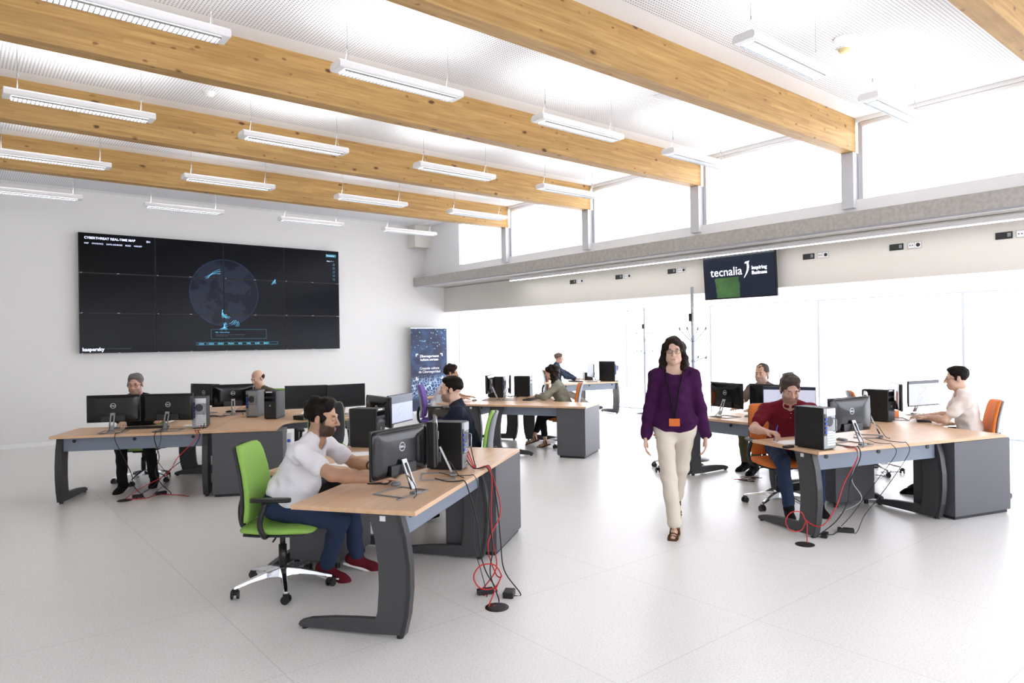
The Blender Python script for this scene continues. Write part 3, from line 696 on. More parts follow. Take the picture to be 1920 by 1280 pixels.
# A
monitor(2.20, 3.83, R(200), 'black monitor seen from behind in front of the bearded man in white')
monitor(2.64, 4.10, R(57+180), 'black monitor seen edge-on between its neighbour and the black tower in the foreground')
tower(2.90, 4.31, R(-144), 'black tower with red cables on the foreground desk, its back to the right')
tower(2.97, 5.74, R(33), 'black tower standing behind the head of the bearded man in white')
keyboard(2.37, 4.30, R(A+190), 'black keyboard under the hands of the bearded man in white')
mouse(2.31, 4.06, R(-40), 'grey mouse under the right hand of the bearded man in white')
monitor(3.65, 6.30, R(32), 'lit monitor showing a web page, facing the man in navy', 'screen_browser')
monitor(3.36, 6.22, R(88), 'lit monitor turned sideways left of the web page monitor', 'screen_blue')
keyboard(3.80, 6.08, R(35), 'keyboard by the hand of the man in navy')
p = W('A', -.3, 1.1); paper(p[0], p[1], R(20), 'white paper sheet on the desk beyond the watch arm')
p = W('A', .2, 1.2); paper(p[0], p[1], R(60), 'white paper sheet half hidden behind the foreground monitor')
small_box('usb_stick', 2.09, 3.64, R(10), (.035, .014, .008), 'shell_grey', 'tiny grey usb stick on the near edge of the foreground desk', 'usb stick')
# B
monitor(1.44, 8.74, R(B_+180+5), 'left one of two black monitors in front of the grey-haired man')
monitor(1.935, 8.44, R(B_+180-8), 'right one of two black monitors in front of the grey-haired man')
tower(2.28, 8.48, R(157), 'black tower with red cable seen from behind, right of the grey-haired man')
keyboard(1.80, 8.86, R(B_+180), 'black keyboard between the two monitors of the grey-haired man'); mouse(1.52, 9.06, R(B_+180), 'mouse by the left side of the grey-haired man')
p = W('B', -.32, .62); paper(p[0], p[1], R(B_), 'white paper left of the tower on the left desk', .21, .16)
monitor(2.80, 10.18, R(B_+180-35), 'narrow-looking black monitor turned away, behind the left desk tower')
monitor(3.03, 9.72, R(B_+180+12), 'black monitor seen from behind in front of the balding man')
tower(3.16, 9.22, R(141), 'black tower seen from behind with red cables, in front of the balding man')
tower(3.27, 8.82, R(-44), 'black tower facing the camera, between the balding man and the blank monitors')
keyboard(3.25, 9.98, R(-32+180), 'keyboard among loose cables by the balding man')
monitor(3.60, 8.60, R(-25), 'blank black monitor facing the empty green chair, left one')
monitor(4.06, 8.40, R(-2), 'blank black monitor facing the empty green chair, right one')
small_box('desk_phone', 3.46, 8.38, R(20), (.16, .18, .05), 'black_plastic', 'dark desk telephone at the curve of the left desks', 'telephone')
# C
monitor(6.10, 2.82, R(167), 'grey-black monitor seen from behind right of the red polo man')
monitor(6.66, 2.93, R(24+180), 'monitor seen edge-on behind the first one on the right desk')
tower(5.70, 2.92, R(171), 'black tower with blue plugs standing in front of the red polo man')
tower(8.0, 3.38, R(-2), 'black tower facing the camera on the right desks, behind the monitors')
monitor(8.29, 3.30, R(C_+52), 'lit blue monitor beside the black tower on the right desks', 'screen_blue')
monitor(8.90, 3.24, R(C_+2), 'lit white monitor facing the man with glasses', 'screen_app')
keyboard(8.39, 3.06, R(C_+40), 'black keyboard under the hands of the man with glasses')
paper(5.86, 3.22, R(C_-8), 'white paper the red polo man is writing on', .297, .21)
small_box('network_box', 5.53, 3.07, R(C_+10), (.10, .045, .022), 'black_plastic', 'small flat black network box at the edge of the right desk', 'network box')
mouse(6.28, 2.97, R(C_), 'mouse behind the tower on the right desk')
# D
monitor(7.02, 8.62, R(D_+90+22), 'thin monitor angled toward the woman on the orange chair')
monitor(6.78, 8.86, R(218), 'monitor seen from its side facing the man on the purple chair')
tower(7.2, 9.2, R(-149), 'black tower behind the side-on monitor on the middle desks')
tower(7.6, 9.0, R(31), 'black tower in front of the woman on the orange chair')
p = W('D', .42, .95); keyboard(p[0], p[1], R(D_+90), 'flat keyboard under the hands of the woman'); mouse(*W('D', -.40, .55)[:2], R(D_), 'mouse under the hand of the man on the purple chair')
p = W('D', -1.2, 1.3); paper(p[0], p[1], 0, 'papers on the desk beside the purple chair')
# E
p = W('E', -.70, .22); monitor(p[0], p[1], R(240), 'first of two edge-on monitors, nearest the hands of the man in navy jacket')
p = W('E', -.42, .60); monitor(p[0], p[1], R(222), 'second edge-on monitor, next to the tall tower by the windows'); p = W('E', -.20, .22); o = tower(p[0], p[1], R(E_+205), 'large black tower, tallest of all, on the far desk by the windows'); o.scale = (1.25, 1.5, 1.3)
p = W('E', -.30, 1.0); small_box('laptop', p[0], p[1], R(E_+70), (.3, .2, .18), 'dark_plastic', 'low dark box-like screen beside the far monitor', 'computer')
p = W('E', -.90, .55); keyboard(p[0], p[1], R(E_-90), 'keyboard under the hands of the man in the navy jacket')
small_box('round_gadget', *W('E', -.08, .3)[:2], 0, (.07, .07, .05), 'paper', 'small white gadget on the far desk', 'gadget')
# F
monitor(7.22, 4.78, R(F_+180-8), 'black monitor seen from behind with bright stand, left of the orange chair')
monitor(7.24, 4.22, R(F_+180+6), 'black monitor partly hidden behind the red polo man')
monitor(7.02, 3.88, R(-66), 'monitor with lit screen just right of the red polo man head', 'screen_app')
mouse(7.42, 4.62, R(F_), 'mouse under the hand of the pony-tailed man'); p = W('F', -.36, .62); paper(p[0], p[1], R(F_), 'white papers on the desk behind the orange chair', .25, .25)
# blue cable panel on cabinet B and orange box
small_box('orange_case', 8.47, 3.43, R(C_), (.16, .08, .075), 'orange_box', 'small orange case behind the tower on the right desks', 'case')
o = empty('socket_strip', W('B', .80, .06), ang('B', 0), 'upright white socket strip with blue outlets at the side of the left cabinet', 'socket strip')
MB().box((0, 0, .15), (.05, .06, .68)).build('strip_body', 'label_white', o, bevel=.004)
for k in range(3): MB().cyl((.025, -.006, .25+k*.17), (.025, 0, .25+k*.17), .02).build('socket', 'port_blue', o)
# ------------------------------------------------------------------ swivel chairs
def chair(x, y, rz, fabric, label, shell='shell_dark', spin=.3, zs=.0):
    r = empty('swivel_chair', (x, y, 0), rz, label, 'office chair', 'office swivel chairs')
    b = empty_m = MB()
    def base_arm(a, T):
        c, s_ = math.cos(a), math.sin(a); rings = []
        for t, hw, hz, z in ((.03, .03, .03, .115), (.12, .024, .018, .115), (.22, .02, .012, .098), (.30, .017, .010, .080), (.335, .012, .008, .072)):
            rings.append([(c*t-s_*q, s_*t+c*q, z+w_) for q, w_ in ((-hw, -hz), (hw, -hz), (hw*.7, hz), (-hw*.7, hz))])
        return MB().ring_loft(rings)
    MB().lathe([(.04, .085), (.045, .10), (.04, .145), (.03, .15)]).build('base_hub', 'chrome', r, True)
    for k in range(5):
        a = spin+2*PI*k/5; c, s_ = math.cos(a), math.sin(a)
        l = base_arm(a, None).build('base_arm', 'chrome', r, bevel=.003)
        px, py = c*.325, s_*.325; q = a+1.1; cx, cy = math.cos(q), math.sin(q)
        w_ = MB()
        for e in (-1, 1): w_.cyl((px-cy*.012*e, py+cx*.012*e, .028), (px-cy*.026*e, py+cx*.026*e, .028), .028, 14)
        w_.box((px-.016, py-.016, .028), (px+.016, py+.016, .066)); w_.build('caster', 'black_plastic', l)
    MB().cyl((0, 0, .14), (0, 0, .30), .027, 16).cyl((0, 0, .28), (0, 0, .40), .018, 12).build('gas_column', 'black_plastic', r, True)
    MB().box((-.09, -.16, .375), (.09, .12, .42)).box((-.03, -.27, .385), (.03, -.12, .415)).build('tilt_mechanism', 'black_plastic', r, bevel=.008)
    MB().cyl((.07, 0, .395), (.24, .02, .385), .006, 8).build('lever', 'black_plastic', r)
    # seat
    rings = []
    for yy, hw, z0, hz in ((-.22, .19, .436, .014), (-.20, .215, .436, .024), (-.1, .235, .434, .028), (.05, .24, .434, .029), (.16, .235, .434, .028), (.23, .215, .428, .022), (.262, .18, .422, .010)):
        rings.append(superring(0, z0+.01, hw, hz, yy, 22, 3.5))
    MB().ring_loft(rings).build('seat', 'fabric_'+fabric, r, True)
    rings = [superring(0, .412, hw, .014, yy, 18, 4) for yy, hw in ((-.2, .19), (-.1, .215), (.1, .22), (.2, .19))]
    MB().ring_loft(rings).build('seat_shell', shell, r, True)
    # back: cushion and shell lofted in z
    prof = [(.49, -.205, .17), (.52, -.200, .195), (.60, -.190, .212), (.70, -.192, .215), (.82, -.208, .210), (.93, -.232, .198), (.98, -.245, .182), (1.0, -.252, .155)]
    def back(off, th, sc_, cup):
        rings = []
        for z, yc, hw in prof:
            ring = []
            for (x_, y_, _) in superring(0, yc+off, hw*sc_, th, z, 26, 3.4, 'z') if False else [(a_, c_, b_) for a_, b_, c_ in superring(0, yc+off, hw*sc_, th, z, 26, 3.4)]:
                ring.append((x_, y_+cup*(x_/.22)**2, z))
            rings.append(ring)
        c0 = rings[0]; c1 = rings[-1]
        return MB().ring_loft(rings)
    back(0, .028, 1, .03).build('backrest', 'fabric_'+fabric, r, True)
    back(-.032, .018, .97, .03).build('back_shell', shell, r, True)
    MB().tube(spline([(0, -.22, .40), (0, -.275, .44), (0, -.285, .55), (0, -.255, .66)], 5), .022, 8).build('back_support', 'black_plastic', r, True)
    for s_ in (-1, 1):
        a_ = MB().tube(spline([(s_*.20, -.03, .415), (s_*.27, -.03, .43), (s_*.285, -.05, .52), (s_*.275, -.01, .655)], 5), .018, 8).build('armrest', 'black_plastic', r, True)
        MB().ring_loft([superring(s_*.275, .665, hw, .014, yy, 12, 3) for yy, hw in ((-.11, .02), (-.08, .038), (.08, .04), (.13, .036), (.15, .018))]).build('arm_pad', 'black_plastic', a_, True)
    return r
# ------------------------------------------------------------------ organic surfaces: smooth union of shapes, surface nets
def sdf_mesh(prims, vox, noise=0, nscale=9, seed=0):
    lo = np.array([1e9]*3); hi = -lo
    for p in prims:
        if p['op'] == 1: lo = np.minimum(lo, p['lo']); hi = np.maximum(hi, p['hi'])
    pad = 4*vox+.02; lo = lo-pad; hi = hi+pad
    n = np.ceil((hi-lo)/vox).astype(int)+1
    F = np.full(n, .2, np.float32)
    ax = [lo[i]+vox*np.arange(n[i]) for i in range(3)]
    for p in prims:
        k = p['k']; m = k+3*vox+.004
        a = np.clip(np.floor((p['lo']-m-lo)/vox).astype(int), 0, n-1); b = np.clip(np.ceil((p['hi']+m-lo)/vox).astype(int)+1, 1, n)
        if (b <= a).any(): continue
        X, Y, Z = np.meshgrid(ax[0][a[0]:b[0]], ax[1][a[1]:b[1]], ax[2][a[2]:b[2]], indexing='ij')
        P = np.stack([X, Y, Z], -1)
        d = p['fn'](P).astype(np.float32); sub = F[a[0]:b[0], a[1]:b[1], a[2]:b[2]]
        if p['op'] == 1:
            h = np.maximum(k-np.abs(sub-d), 0); F[a[0]:b[0], a[1]:b[1], a[2]:b[2]] = np.minimum(sub, d)-h*h/(4*max(k, 1e-6))
        else:
            d = -d; h = np.maximum(k-np.abs(sub-d), 0); F[a[0]:b[0], a[1]:b[1], a[2]:b[2]] = np.maximum(sub, d)+h*h/(4*max(k, 1e-6))
    if noise:
        X, Y, Z = np.meshgrid(*ax, indexing='ij', sparse=True); s = nscale
        w1 = np.sin(X*s*1.3+2.1*np.sin(Y*s+seed)+Z*s*.6)+np.sin(Y*s*1.7+1.7*np.sin(Z*s*1.1+seed*2)+X*s*.5)+np.sin(Z*s*2.1+1.9*np.sin(X*s*.9+seed*3))
        F = F+(noise*w1).astype(np.float32)/2
    I = F < 0
    # one vertex per mixed cell
    c = [I[i:I.shape[0]-1+i, j:I.shape[1]-1+j, k_:I.shape[2]-1+k_] for i in (0, 1) for j in (0, 1) for k_ in (0, 1)]
    s_ = sum(x.astype(np.int8) for x in c); mix = (s_ > 0) & (s_ < 8)
    idx = np.argwhere(mix); ids = -np.ones(mix.shape, np.int64); ids[mix] = np.arange(len(idx))
    acc = np.zeros((len(idx), 3)); cnt = np.zeros(len(idx))
    corners = [(i, j, k_) for i in (0, 1) for j in (0, 1) for k_ in (0, 1)]
    for u in range(8):
        for v in range(u+1, 8):
            cu, cv = np.array(corners[u]), np.array(corners[v])
            if np.abs(cu-cv).sum() != 1: continue
            pu = idx+cu; pv = idx+cv; fu = F[pu[:, 0], pu[:, 1], pu[:, 2]]; fv = F[pv[:, 0], pv[:, 1], pv[:, 2]]
            cr = (fu < 0) != (fv < 0); t = np.where(cr, fu/(fu-fv+1e-12), 0)[:, None]
            acc += np.where(cr[:, None], pu+t*(pv-pu), 0); cnt += cr
    V = lo+vox*(acc/cnt[:, None])
    Q = []
    for a in range(3):
        sl0 = [slice(None)]*3; sl1 = [slice(None)]*3; sl0[a] = slice(0, -1); sl1[a] = slice(1, None)
        e = I[tuple(sl0)] != I[tuple(sl1)]; E = np.argwhere(e)
        b, c_ = (a+1) % 3, (a+2) % 3
        E = E[(E[:, b] > 0) & (E[:, c_] > 0) & (E[:, b] < n[b]-1) & (E[:, c_] < n[c_]-1)]
        inside = I[E[:, 0], E[:, 1], E[:, 2]]
        db = np.zeros(3, int); db[b] = 1; dc = np.zeros(3, int); dc[c_] = 1
        g = lambda o: ids[(E-o)[:, 0], (E-o)[:, 1], (E-o)[:, 2]]
        q = np.stack([g(db+dc), g(dc), g(0*db), g(db)], 1)
        q[~inside] = q[~inside][:, ::-1]; Q.append(q)
    return V, np.concatenate(Q)
def sdf_obj(name, prims, vox, material, parent, noise=0, nscale=9, seed=0, paint=None, base=None):
    V, Q = sdf_mesh(prims, vox, noise, nscale, seed)
    me = bpy.data.meshes.new(name); me.vertices.add(len(V)); me.vertices.foreach_set('co', V.astype(np.float32).ravel())
    me.loops.add(4*len(Q)); me.loops.foreach_set('vertex_index', Q.astype(np.int32).ravel()); me.polygons.add(len(Q))
    me.polygons.foreach_set('loop_start', np.arange(0, 4*len(Q), 4, dtype=np.int32)); me.polygons.foreach_set('use_smooth', np.ones(len(Q), bool))
    me.update(calc_edges=True); me.validate()
    me.materials.append(M[material])
    if paint is not None:
        C = np.ones((len(V), 4), np.float32); C[:, :3] = base
        for fn, col in paint:
            t = fn(V)[:, None]; C[:, :3] = C[:, :3]*(1-t)+np.array(col)*t
        at = me.color_attributes.new('Col', 'FLOAT_COLOR', 'POINT'); at.data.foreach_set('color', C.ravel())
    o = bpy.data.objects.new(name, me); COL.objects.link(o); o.parent = parent; return o
def v3(p): return np.array(p, float)
def cone(a, b, ra, rb, k=.02, sq=None, op=1):
    a, b = v3(a), v3(b)
    if sq is None: S = None; f = 1
    else:
        nvec = v3(sq[0]); nvec /= np.linalg.norm(nvec); f = sq[1]; S = np.eye(3)+(1/f-1)*np.outer(nvec, nvec)
    R_ = max(ra, rb)*max(1, f)
    def fn(P):
        p = P-a; q = b-a
        if S is not None: p = p @ S.T; q = S @ q
        h = np.clip((p @ q)/max(q @ q, 1e-9), 0, 1); return (np.linalg.norm(p-h[..., None]*q, axis=-1)-(ra+(rb-ra)*h))*min(1, f)
    return dict(fn=fn, lo=np.minimum(a, b)-R_, hi=np.maximum(a, b)+R_, k=k, op=op)
def ell(c, r, k=.02, rot=None, op=1):
    c, r = v3(c), v3(r); Rm = np.eye(3) if rot is None else np.array(rot)   # columns: local axes
    def fn(P):
        p = (P-c) @ Rm; k0 = np.linalg.norm(p/r, axis=-1); k1 = np.linalg.norm(p/(r*r), axis=-1)
        return k0*(k0-1)/np.maximum(k1, 1e-6)
    R_ = np.abs(Rm) @ r; R_ = np.full(3, max(r)) if rot is not None else r
    return dict(fn=fn, lo=c-R_, hi=c+R_, k=k, op=op)
def boxp(c, hs, rr, k=.01, rot=None, op=1):
    c, hs = v3(c), v3(hs); Rm = np.eye(3) if rot is None else np.array(rot)
    def fn(P):
        q = np.abs((P-c) @ Rm)-hs+rr; return np.linalg.norm(np.maximum(q, 0), axis=-1)+np.minimum(q.max(-1), 0)-rr
    R_ = np.full(3, np.linalg.norm(hs)); return dict(fn=fn, lo=c-R_, hi=c+R_, k=k, op=op)
def unit(v): v = v3(v); return v/max(np.linalg.norm(v), 1e-9)
def ik(a, b, l1, l2, pole):
    a, b = v3(a), v3(b); d = b-a; L = np.linalg.norm(d)
    if L > (l1+l2)*.999: s = L/((l1+l2)*.999); l1 *= s; l2 *= s
    u = d/L; x = (l1*l1-l2*l2+L*L)/(2*L); h = math.sqrt(max(l1*l1-x*x, 0)); p = v3(pole); p = p-u*(p @ u); p = unit(p)
    return a+u*x+p*h
skm = bpy.data.materials.new('skin'); skm.use_nodes = True; M['skin'] = skm
_b = skm.node_tree.nodes['Principled BSDF']; _a = skm.node_tree.nodes.new('ShaderNodeAttribute'); _a.attribute_name = 'Col'
skm.node_tree.links.new(_a.outputs['Color'], _b.inputs['Base Color']); _b.inputs['Roughness'].default_value = .5; _b.inputs['Specular IOR Level'].default_value = .35
def cloth_mat(name, col, rough=.85):
    m = mat(name, col, rough, spec=.2); b = m.node_tree.nodes['Principled BSDF']; tc = nd(m, 'ShaderNodeTexCoord'); nz = nd(m, 'ShaderNodeTexNoise'); nz.inputs['Scale'].default_value = 300
    bp = nd(m, 'ShaderNodeBump'); bp.inputs['Strength'].default_value = .15; bp.inputs['Distance'].default_value = .003; lk(m, tc.outputs['Object'], nz.inputs[0]); lk(m, nz.outputs[0], bp.inputs['Height']); lk(m, bp.outputs[0], b.inputs['Normal'])
for n_, c_ in dict(white_shirt='eceaee', white_tee='f0e6de', white_polo='e9ebef', navy='1a2030', navy_jacket='3a4659', black_shirt='131416', red_polo='6d1524', olive='54543f', khaki_jacket='8b8b7c', brown_shirt='6b5a4c', plum='3b123e', jeans='2b3850', black_trousers='17181b', beige='ddd3c2', taupe='9d948c', grey_trousers='5e5a54', olive_trousers='5f5c47', shoe_black='141415', shoe_red='5c1420', shoe_grey='55565a', shoe_brown='5d3c22', sole='e8e4e0', lanyard='1a1418', badge='d9743a').items(): cloth_mat(n_, c_)
for n_, c_ in dict(hair_dark='241a15', hair_black='17120f', hair_brown='3c2a20', hair_grey='6e6a66', hair_mix='4c443e', hair_light='6b5b4c').items(): noisy(n_, c_, c_, 60, .55, (1, 1, 1), bump=.5)
SKIN = dict(tan=(.52, .30, .19), light=(.66, .43, .32), red=(.60, .36, .27))
def person(label, loc, rz, P):
    """P: pose in the person's own frame, x right, y forward, z up"""
    r = empty('person', (loc[0], loc[1], 0), rz, label, 'person'); vox = P.get('vox', .007); g = P.get
    sx = g('scale', 1.0)
    hipz = g('hipz', .56)+(.022 if g('hipz', .56) < .8 else 0); lean = g('lean', .16); sh = g('shoulder', .185)
    pel = v3((0, 0, hipz)); nb = v3((g('side', 0), lean, hipz+math.sqrt(max((.503 if g('hipz', .56) > .8 else .487)**2-lean**2, .1))*sx))
    t = unit(nb-pel); fy = unit(v3((0, 1, 0))-t*t[1]); fx = np.cross(fy, t); RT = np.stack([fx, fy, t], 1)
    twist = g('twist', 0)
    c, s_ = math.cos(twist), math.sin(twist); sxv = fx*c+fy*s_
    S = {-1: nb-sxv*sh-t*.062, 1: nb+sxv*sh-t*.062}; thn = g('thin', 1)
    hy, hp, hr = g('yaw', 0), g('pitch', 0), g('roll', 0)
    cy, sy, cp, sp = math.cos(hy), math.sin(hy), math.cos(hp), math.sin(hp)
    Rh = np.array([[cy, -sy, 0], [sy, cy, 0], [0, 0, 1]]) @ np.array([[1, 0, 0], [0, cp, -sp], [0, sp, cp]])
    HC = nb+v3((0, g('headf', .06), .152))+Rh @ v3((0, .0, 0))*1
    H = lambda p: HC+Rh @ v3(p)
    hs = g('hscale', 1.0); He = lambda cc, rr, k=.02, op=1: ell(H(v3(cc)*hs), v3(rr)*hs, k, Rh, op)
    body = [He((0, -.018, .035), (.074, .094, .083)), He((0, .022, -.035), (.060, .066, .080), .03), He((0, .052, -.093), (.030, .030, .024), .035)]
    for s in (-1, 1):
        body += [He((s*.034, .052, -.036), (.026, .026, .028), .02), He((s*.045, .02, -.075), (.02, .035, .022), .03)]
    body += [cone(H((-.034*hs, .080*hs, .018*hs)), H((.034*hs, .080*hs, .018*hs)), .011, .011, .012)]
    for s in (-1, 1): body.append(He((s*.031, .092, -.002), (.016, .012, .010), .010, -1))
    body += [cone(H((0, .088*hs, .004*hs)), H((0, .108*hs, -.034*hs)), .0075, .0115, .012)]
    for s in (-1, 1):
        body += [He((s*.012, .096, -.038), (.008, .010, .007), .006), He((s*.031, .0765, -.002), (.0135, .0135, .0115), .003),
                 He((s*.078, -.008, -.012), (.010, .019, .031), .006), He((s*.088, -.004, -.010), (.006, .010, .018), .004, -1)]
    body += [cone(H((-.016*hs, .086*hs, -.066*hs)), H((.016*hs, .086*hs, -.066*hs)), .0065, .0065, .008), cone(H((-.014*hs, .085*hs, -.077*hs)), H((.014*hs, .085*hs, -.077*hs)), .007, .007, .006)]
    nr = g('neck', .054)
    body += [cone(nb-t*.03, H((0, -.02, -.06)), nr*1.1, nr, .025)]
    body += [cone(S[-1], S[1], .04, .04, .05), cone(S[-1], nb+t*.02, .036, .045, .04), cone(S[1], nb+t*.02, .036, .045, .04), ell(nb-t*.17, (.140*thn, .092, .14), .05, RT), ell(nb-t*.34, (.12, .085, .14), .06, RT), ell(pel+t*.02, (.14, .10, .10), .06, RT)]
    # arms
    arms = {}
    for s in (-1, 1):
        Wt = g('hand%d' % s); wp = v3(Wt['p']); d = unit(Wt.get('d', (0, 1, 0))); nrm = unit(Wt.get('n', (0, 0, -1))); wrist = wp-d*.0
        pole = Wt.get('pole', (s*.7, -.3, -.8)); E_ = ik(S[s], wrist, .295*sx, .255*sx, pole); q_ = 0
        while hipz < .8 and E_[2] < .795 and q_ < 20: q_ += 1; E_ = ik(S[s], wrist, .295*sx, .255*sx, v3(pole)*(1-q_/20)+v3((s, -.1, .9))*q_/20)
        arms[s] = (E_, wrist)
        aw = g('arm', 1); body += [cone(S[s], E_, .043*aw, .038*aw, .03), cone(E_, E_+(wrist-E_)*.35, .038*aw, .040*aw, .02), cone(E_+(wrist-E_)*.35, wrist, .040*aw, .026, .02, None)]
        nrm = unit(nrm-d*(nrm @ d)); side = np.cross(d, nrm)*(-s)       # toward the thumb
        if Wt.get('flip'): side = -side
        Rp = np.stack([side, d, nrm], 1)
        body += [boxp(wrist+d*.048, (.038, .047, .0135), .012, .018, Rp), ell(wrist+d*.03+side*.022+nrm*.006, (.018, .03, .014), .012, Rp)]
        curl = Wt.get('curl', .35)
        for q, (off, L, rr) in enumerate(((.032, .078, .0088), (.0108, .088, .0090), (-.0108, .082, .0086), (-.0315, .064, .0078))):
            p0 = wrist+d*.090+side*off; aa = curl*.5; dd = d+side*off*1.6; 
            for j, fr in enumerate((.45, .30, .25)):
                aa += curl*(.35 if j == 0 else .8); dv = unit(dd*math.cos(aa)+nrm*math.sin(aa)); p1 = p0+dv*L*fr
                body.append(cone(p0, p1, rr*(1-.08*j), rr*(1-.08*(j+1)), .003)); p0 = p1
        tb = wrist+d*.028+side*.030; tc1 = unit(d*.75+side*.6+nrm*.25*(1+curl)); tc2 = unit(d*.95+side*.1+nrm*.4*curl)
        body += [cone(tb, tb+tc1*.040, .0125, .0105, .006), cone(tb+tc1*.040, tb+tc1*.040+tc2*.030, .0105, .0085, .003)]
    # legs
    legs = {}
    for s in (-1, 1):
        L = g('foot%d' % s); an = v3(L['p']); hip = pel+v3((s*.095, .0, -.02)); kn = ik(hip, an, .43*sx, .42*sx, L.get('pole', (s*.15, 1, .6))); legs[s] = (hip, kn, an, unit(L.get('d', (s*.12, 1, -.05 if an[2] < .1 else -.3))))
        body += [cone(hip, kn, .068, .044, .04), cone(kn, kn+(an-kn)*.35, .044, .042, .03), cone(kn+(an-kn)*.35, an, .042, .030, .03)]
        fd = legs[s][3]; body.append(cone(an-fd*.02-v3((0, 0, .04)), an+fd*.13-v3((0, 0, .062)), .030, .022, .03))
    skin = SKIN[g('skin', 'light')]
    # face paint: features that belong to the skin itself
    def soft(cc, rr, amp=1., p=2.5):
        cc, rr = v3(cc)*hs, v3(rr)*hs
        def f(V):
            q = (V-HC) @ Rh; dd = np.linalg.norm((q-cc)/rr, axis=-1); return np.clip((1-dd)*p, 0, 1)*amp
        return f
    hc = v3(g('brow', (.05, .03, .02)))
    paint = []
    bd = g('beard')
    if bd:
        def beard(V):
            q = ((V-HC) @ Rh)/hs; x, y, z = q[:, 0], q[:, 1], q[:, 2]
            low = np.clip((-.048-z+.35*np.clip(np.abs(x)-.03, 0, .05)+.25*np.clip(.05-y, 0, .06))/.008, 0, 1)*np.clip((y-.0)/.01, 0, 1)*np.clip((z+.125)/.01, 0, 1)
            mous = np.clip(1.3-np.abs((z+.056)/.008), 0, 1)*(np.abs(x) < .03)*(y > .06)
            side = (np.abs(x) > .045)*np.clip((y-.004)/.006, 0, 1)*np.clip((.042-y)/.008, 0, 1)*(z < .005)*(z > -.11); return np.clip(np.maximum(np.maximum(low, mous), side), 0, 1)*bd[1]
        paint.append((beard, bd[0]))
    paint += [(soft((0, .092, -.071), (.024, .02, .0115), .75), tuple(v3(skin)*(.95, .62, .62))), (soft((0, .1, -.0715), (.024, .02, .0022), .8), (.12, .04, .04))]
    for s in (-1, 1):
        paint += [(soft((s*.032, .086, .020), (.021, .02, .0062), .9), tuple(hc)), (soft((s*.031, .090, -.002), (.0135, .012, .0075), .9, 3), (.10, .06, .045)),
                  (soft((s*.031, .092, -.0025), (.011, .010, .0052), 1, 4), (.62, .60, .57)), (soft((s*.031, .094, -.0025), (.0050, .01, .0055), 1, 5), (.03, .018, .012))]
    if g('scalp'): paint.insert(0, (soft((0, -.05, .03), (.085, .075, .085), .5), g('scalp')))
    bodyo = sdf_obj('body', body, vox, 'skin', r, paint=paint, base=skin)
    # hair
    hb = g('hair')
    if hb:
        kind, hm = hb; hp_ = []
        if kind in ('short', 'thick', 'quiff'):
            e = {'short': -.003, 'thick': .006, 'quiff': .004}[kind]
            hp_ = [He((0, -.024, .044), (.083+e*.6, .100+e*.6, .088+e), .02), He((0, .03, .092+e), (.060, .048, .030+e), .03)]
            if kind == 'quiff': hp_.append(He((-.01, .045, .108), (.05, .05, .03), .02))
            for s in (-1, 1): hp_.append(He((s*.0735, .014, .0), (.007, .014, .030), .006))
            hp_ += [He((0, .104, -.008), (.066, .070, .084 if kind != 'thick' else .076), .014, -1), He((0, .075, -.09), (.13, .085, .085), .01, -1), He((0, -.06, -.13), (.16, .12, .075), .01, -1)]
            for s in (-1, 1): hp_.append(He((s*.088, -.006, -.012), (.026, .018, .032), .006, -1))
        elif kind == 'bald':
            hp_ = [He((0, -.035, .01), (.083, .086, .062), .02), He((0, .02, .075), (.10, .10, .075), .01, -1), He((0, .08, -.02), (.11, .075, .09), .01, -1), He((0, -.06, -.12), (.16, .12, .07), .01, -1)]
            for s in (-1, 1): hp_.append(He((s*.088, -.006, -.012), (.026, .018, .032), .006, -1))
        elif kind == 'pony':
            hp_ = [He((0, -.026, .040), (.080, .096, .086), .02), He((0, .100, -.020), (.066, .062, .078), .012, -1), He((0, .06, -.10), (.13, .085, .085), .01, -1), He((0, -.06, -.14), (.16, .12, .075), .01, -1),
                   He((0, -.135, .0), (.026, .028, .03), .02), cone(H((0, -.15, -.01)), H((.01, -.16, -.10)), .026, .014, .02)]
        elif kind in ('long', 'bob'):
            hp_ = [He((0, -.024, .044), (.088, .106, .090), .02)]
            if kind == 'bob': hp_.append(He((0, .055, .055), (.066, .046, .042), .02))
            for s in (-1, 1):
                hp_ += [cone(H((s*.078, -.01, .03)), H((s*.092, -.01, -.14)), .026, .036, .04), cone(H((s*.05, -.06, 0)), H((s*.085, -.03, -.20)), .045, .034, .04)]
            hp_ += [cone(H((0, -.075, .03)), H((0, -.075, -.20)), .055, .040, .05), He((0, .115, -.045 if kind == 'bob' else -.020), (.060, .090, .085 if kind == 'bob' else .098), .012, -1)]
            if kind == 'bob':
                for s in (-1, 1): hp_ += [cone(H((s*.05, -.02, -.1)), H((s*.06, -.09, -.24)), .03, .02, .04)]
        sdf_obj('hair', hp_, min(vox, .006), hm, r, noise=.0075 if kind in ('thick', 'quiff', 'long', 'bob') else .003, nscale=42, seed=rz)
    # shirt
    st = g('shirt'); sl = g('sleeve', 'short'); fat = g('belly', 0)
    torso = [cone(S[-1], S[1], .053, .053, .05), cone(S[-1], nb+t*.015, .050, .055, .04), cone(S[1], nb+t*.015, .050, .055, .04), ell(nb-t*.17, (.172*thn, .120, .165), .05, RT), ell(nb-t*.32+fy*fat*.6, (.158, .112+fat, .15), .06, RT), ell(pel+t*(.05 if g('hem') else .065)+fy*fat*.5, (.175, .125+fat, .12 if g('hem') else .10), .06, RT)]
    if g('hem'): torso += [boxp(pel-t*(g('hem')/2-.06)+fy*.01, (.185, .140, g('hem')/2+.06), .10, .06, RT), boxp(pel-t*(g('hem')+.10), (.3, .3, .10), .005, .006, RT, -1)]
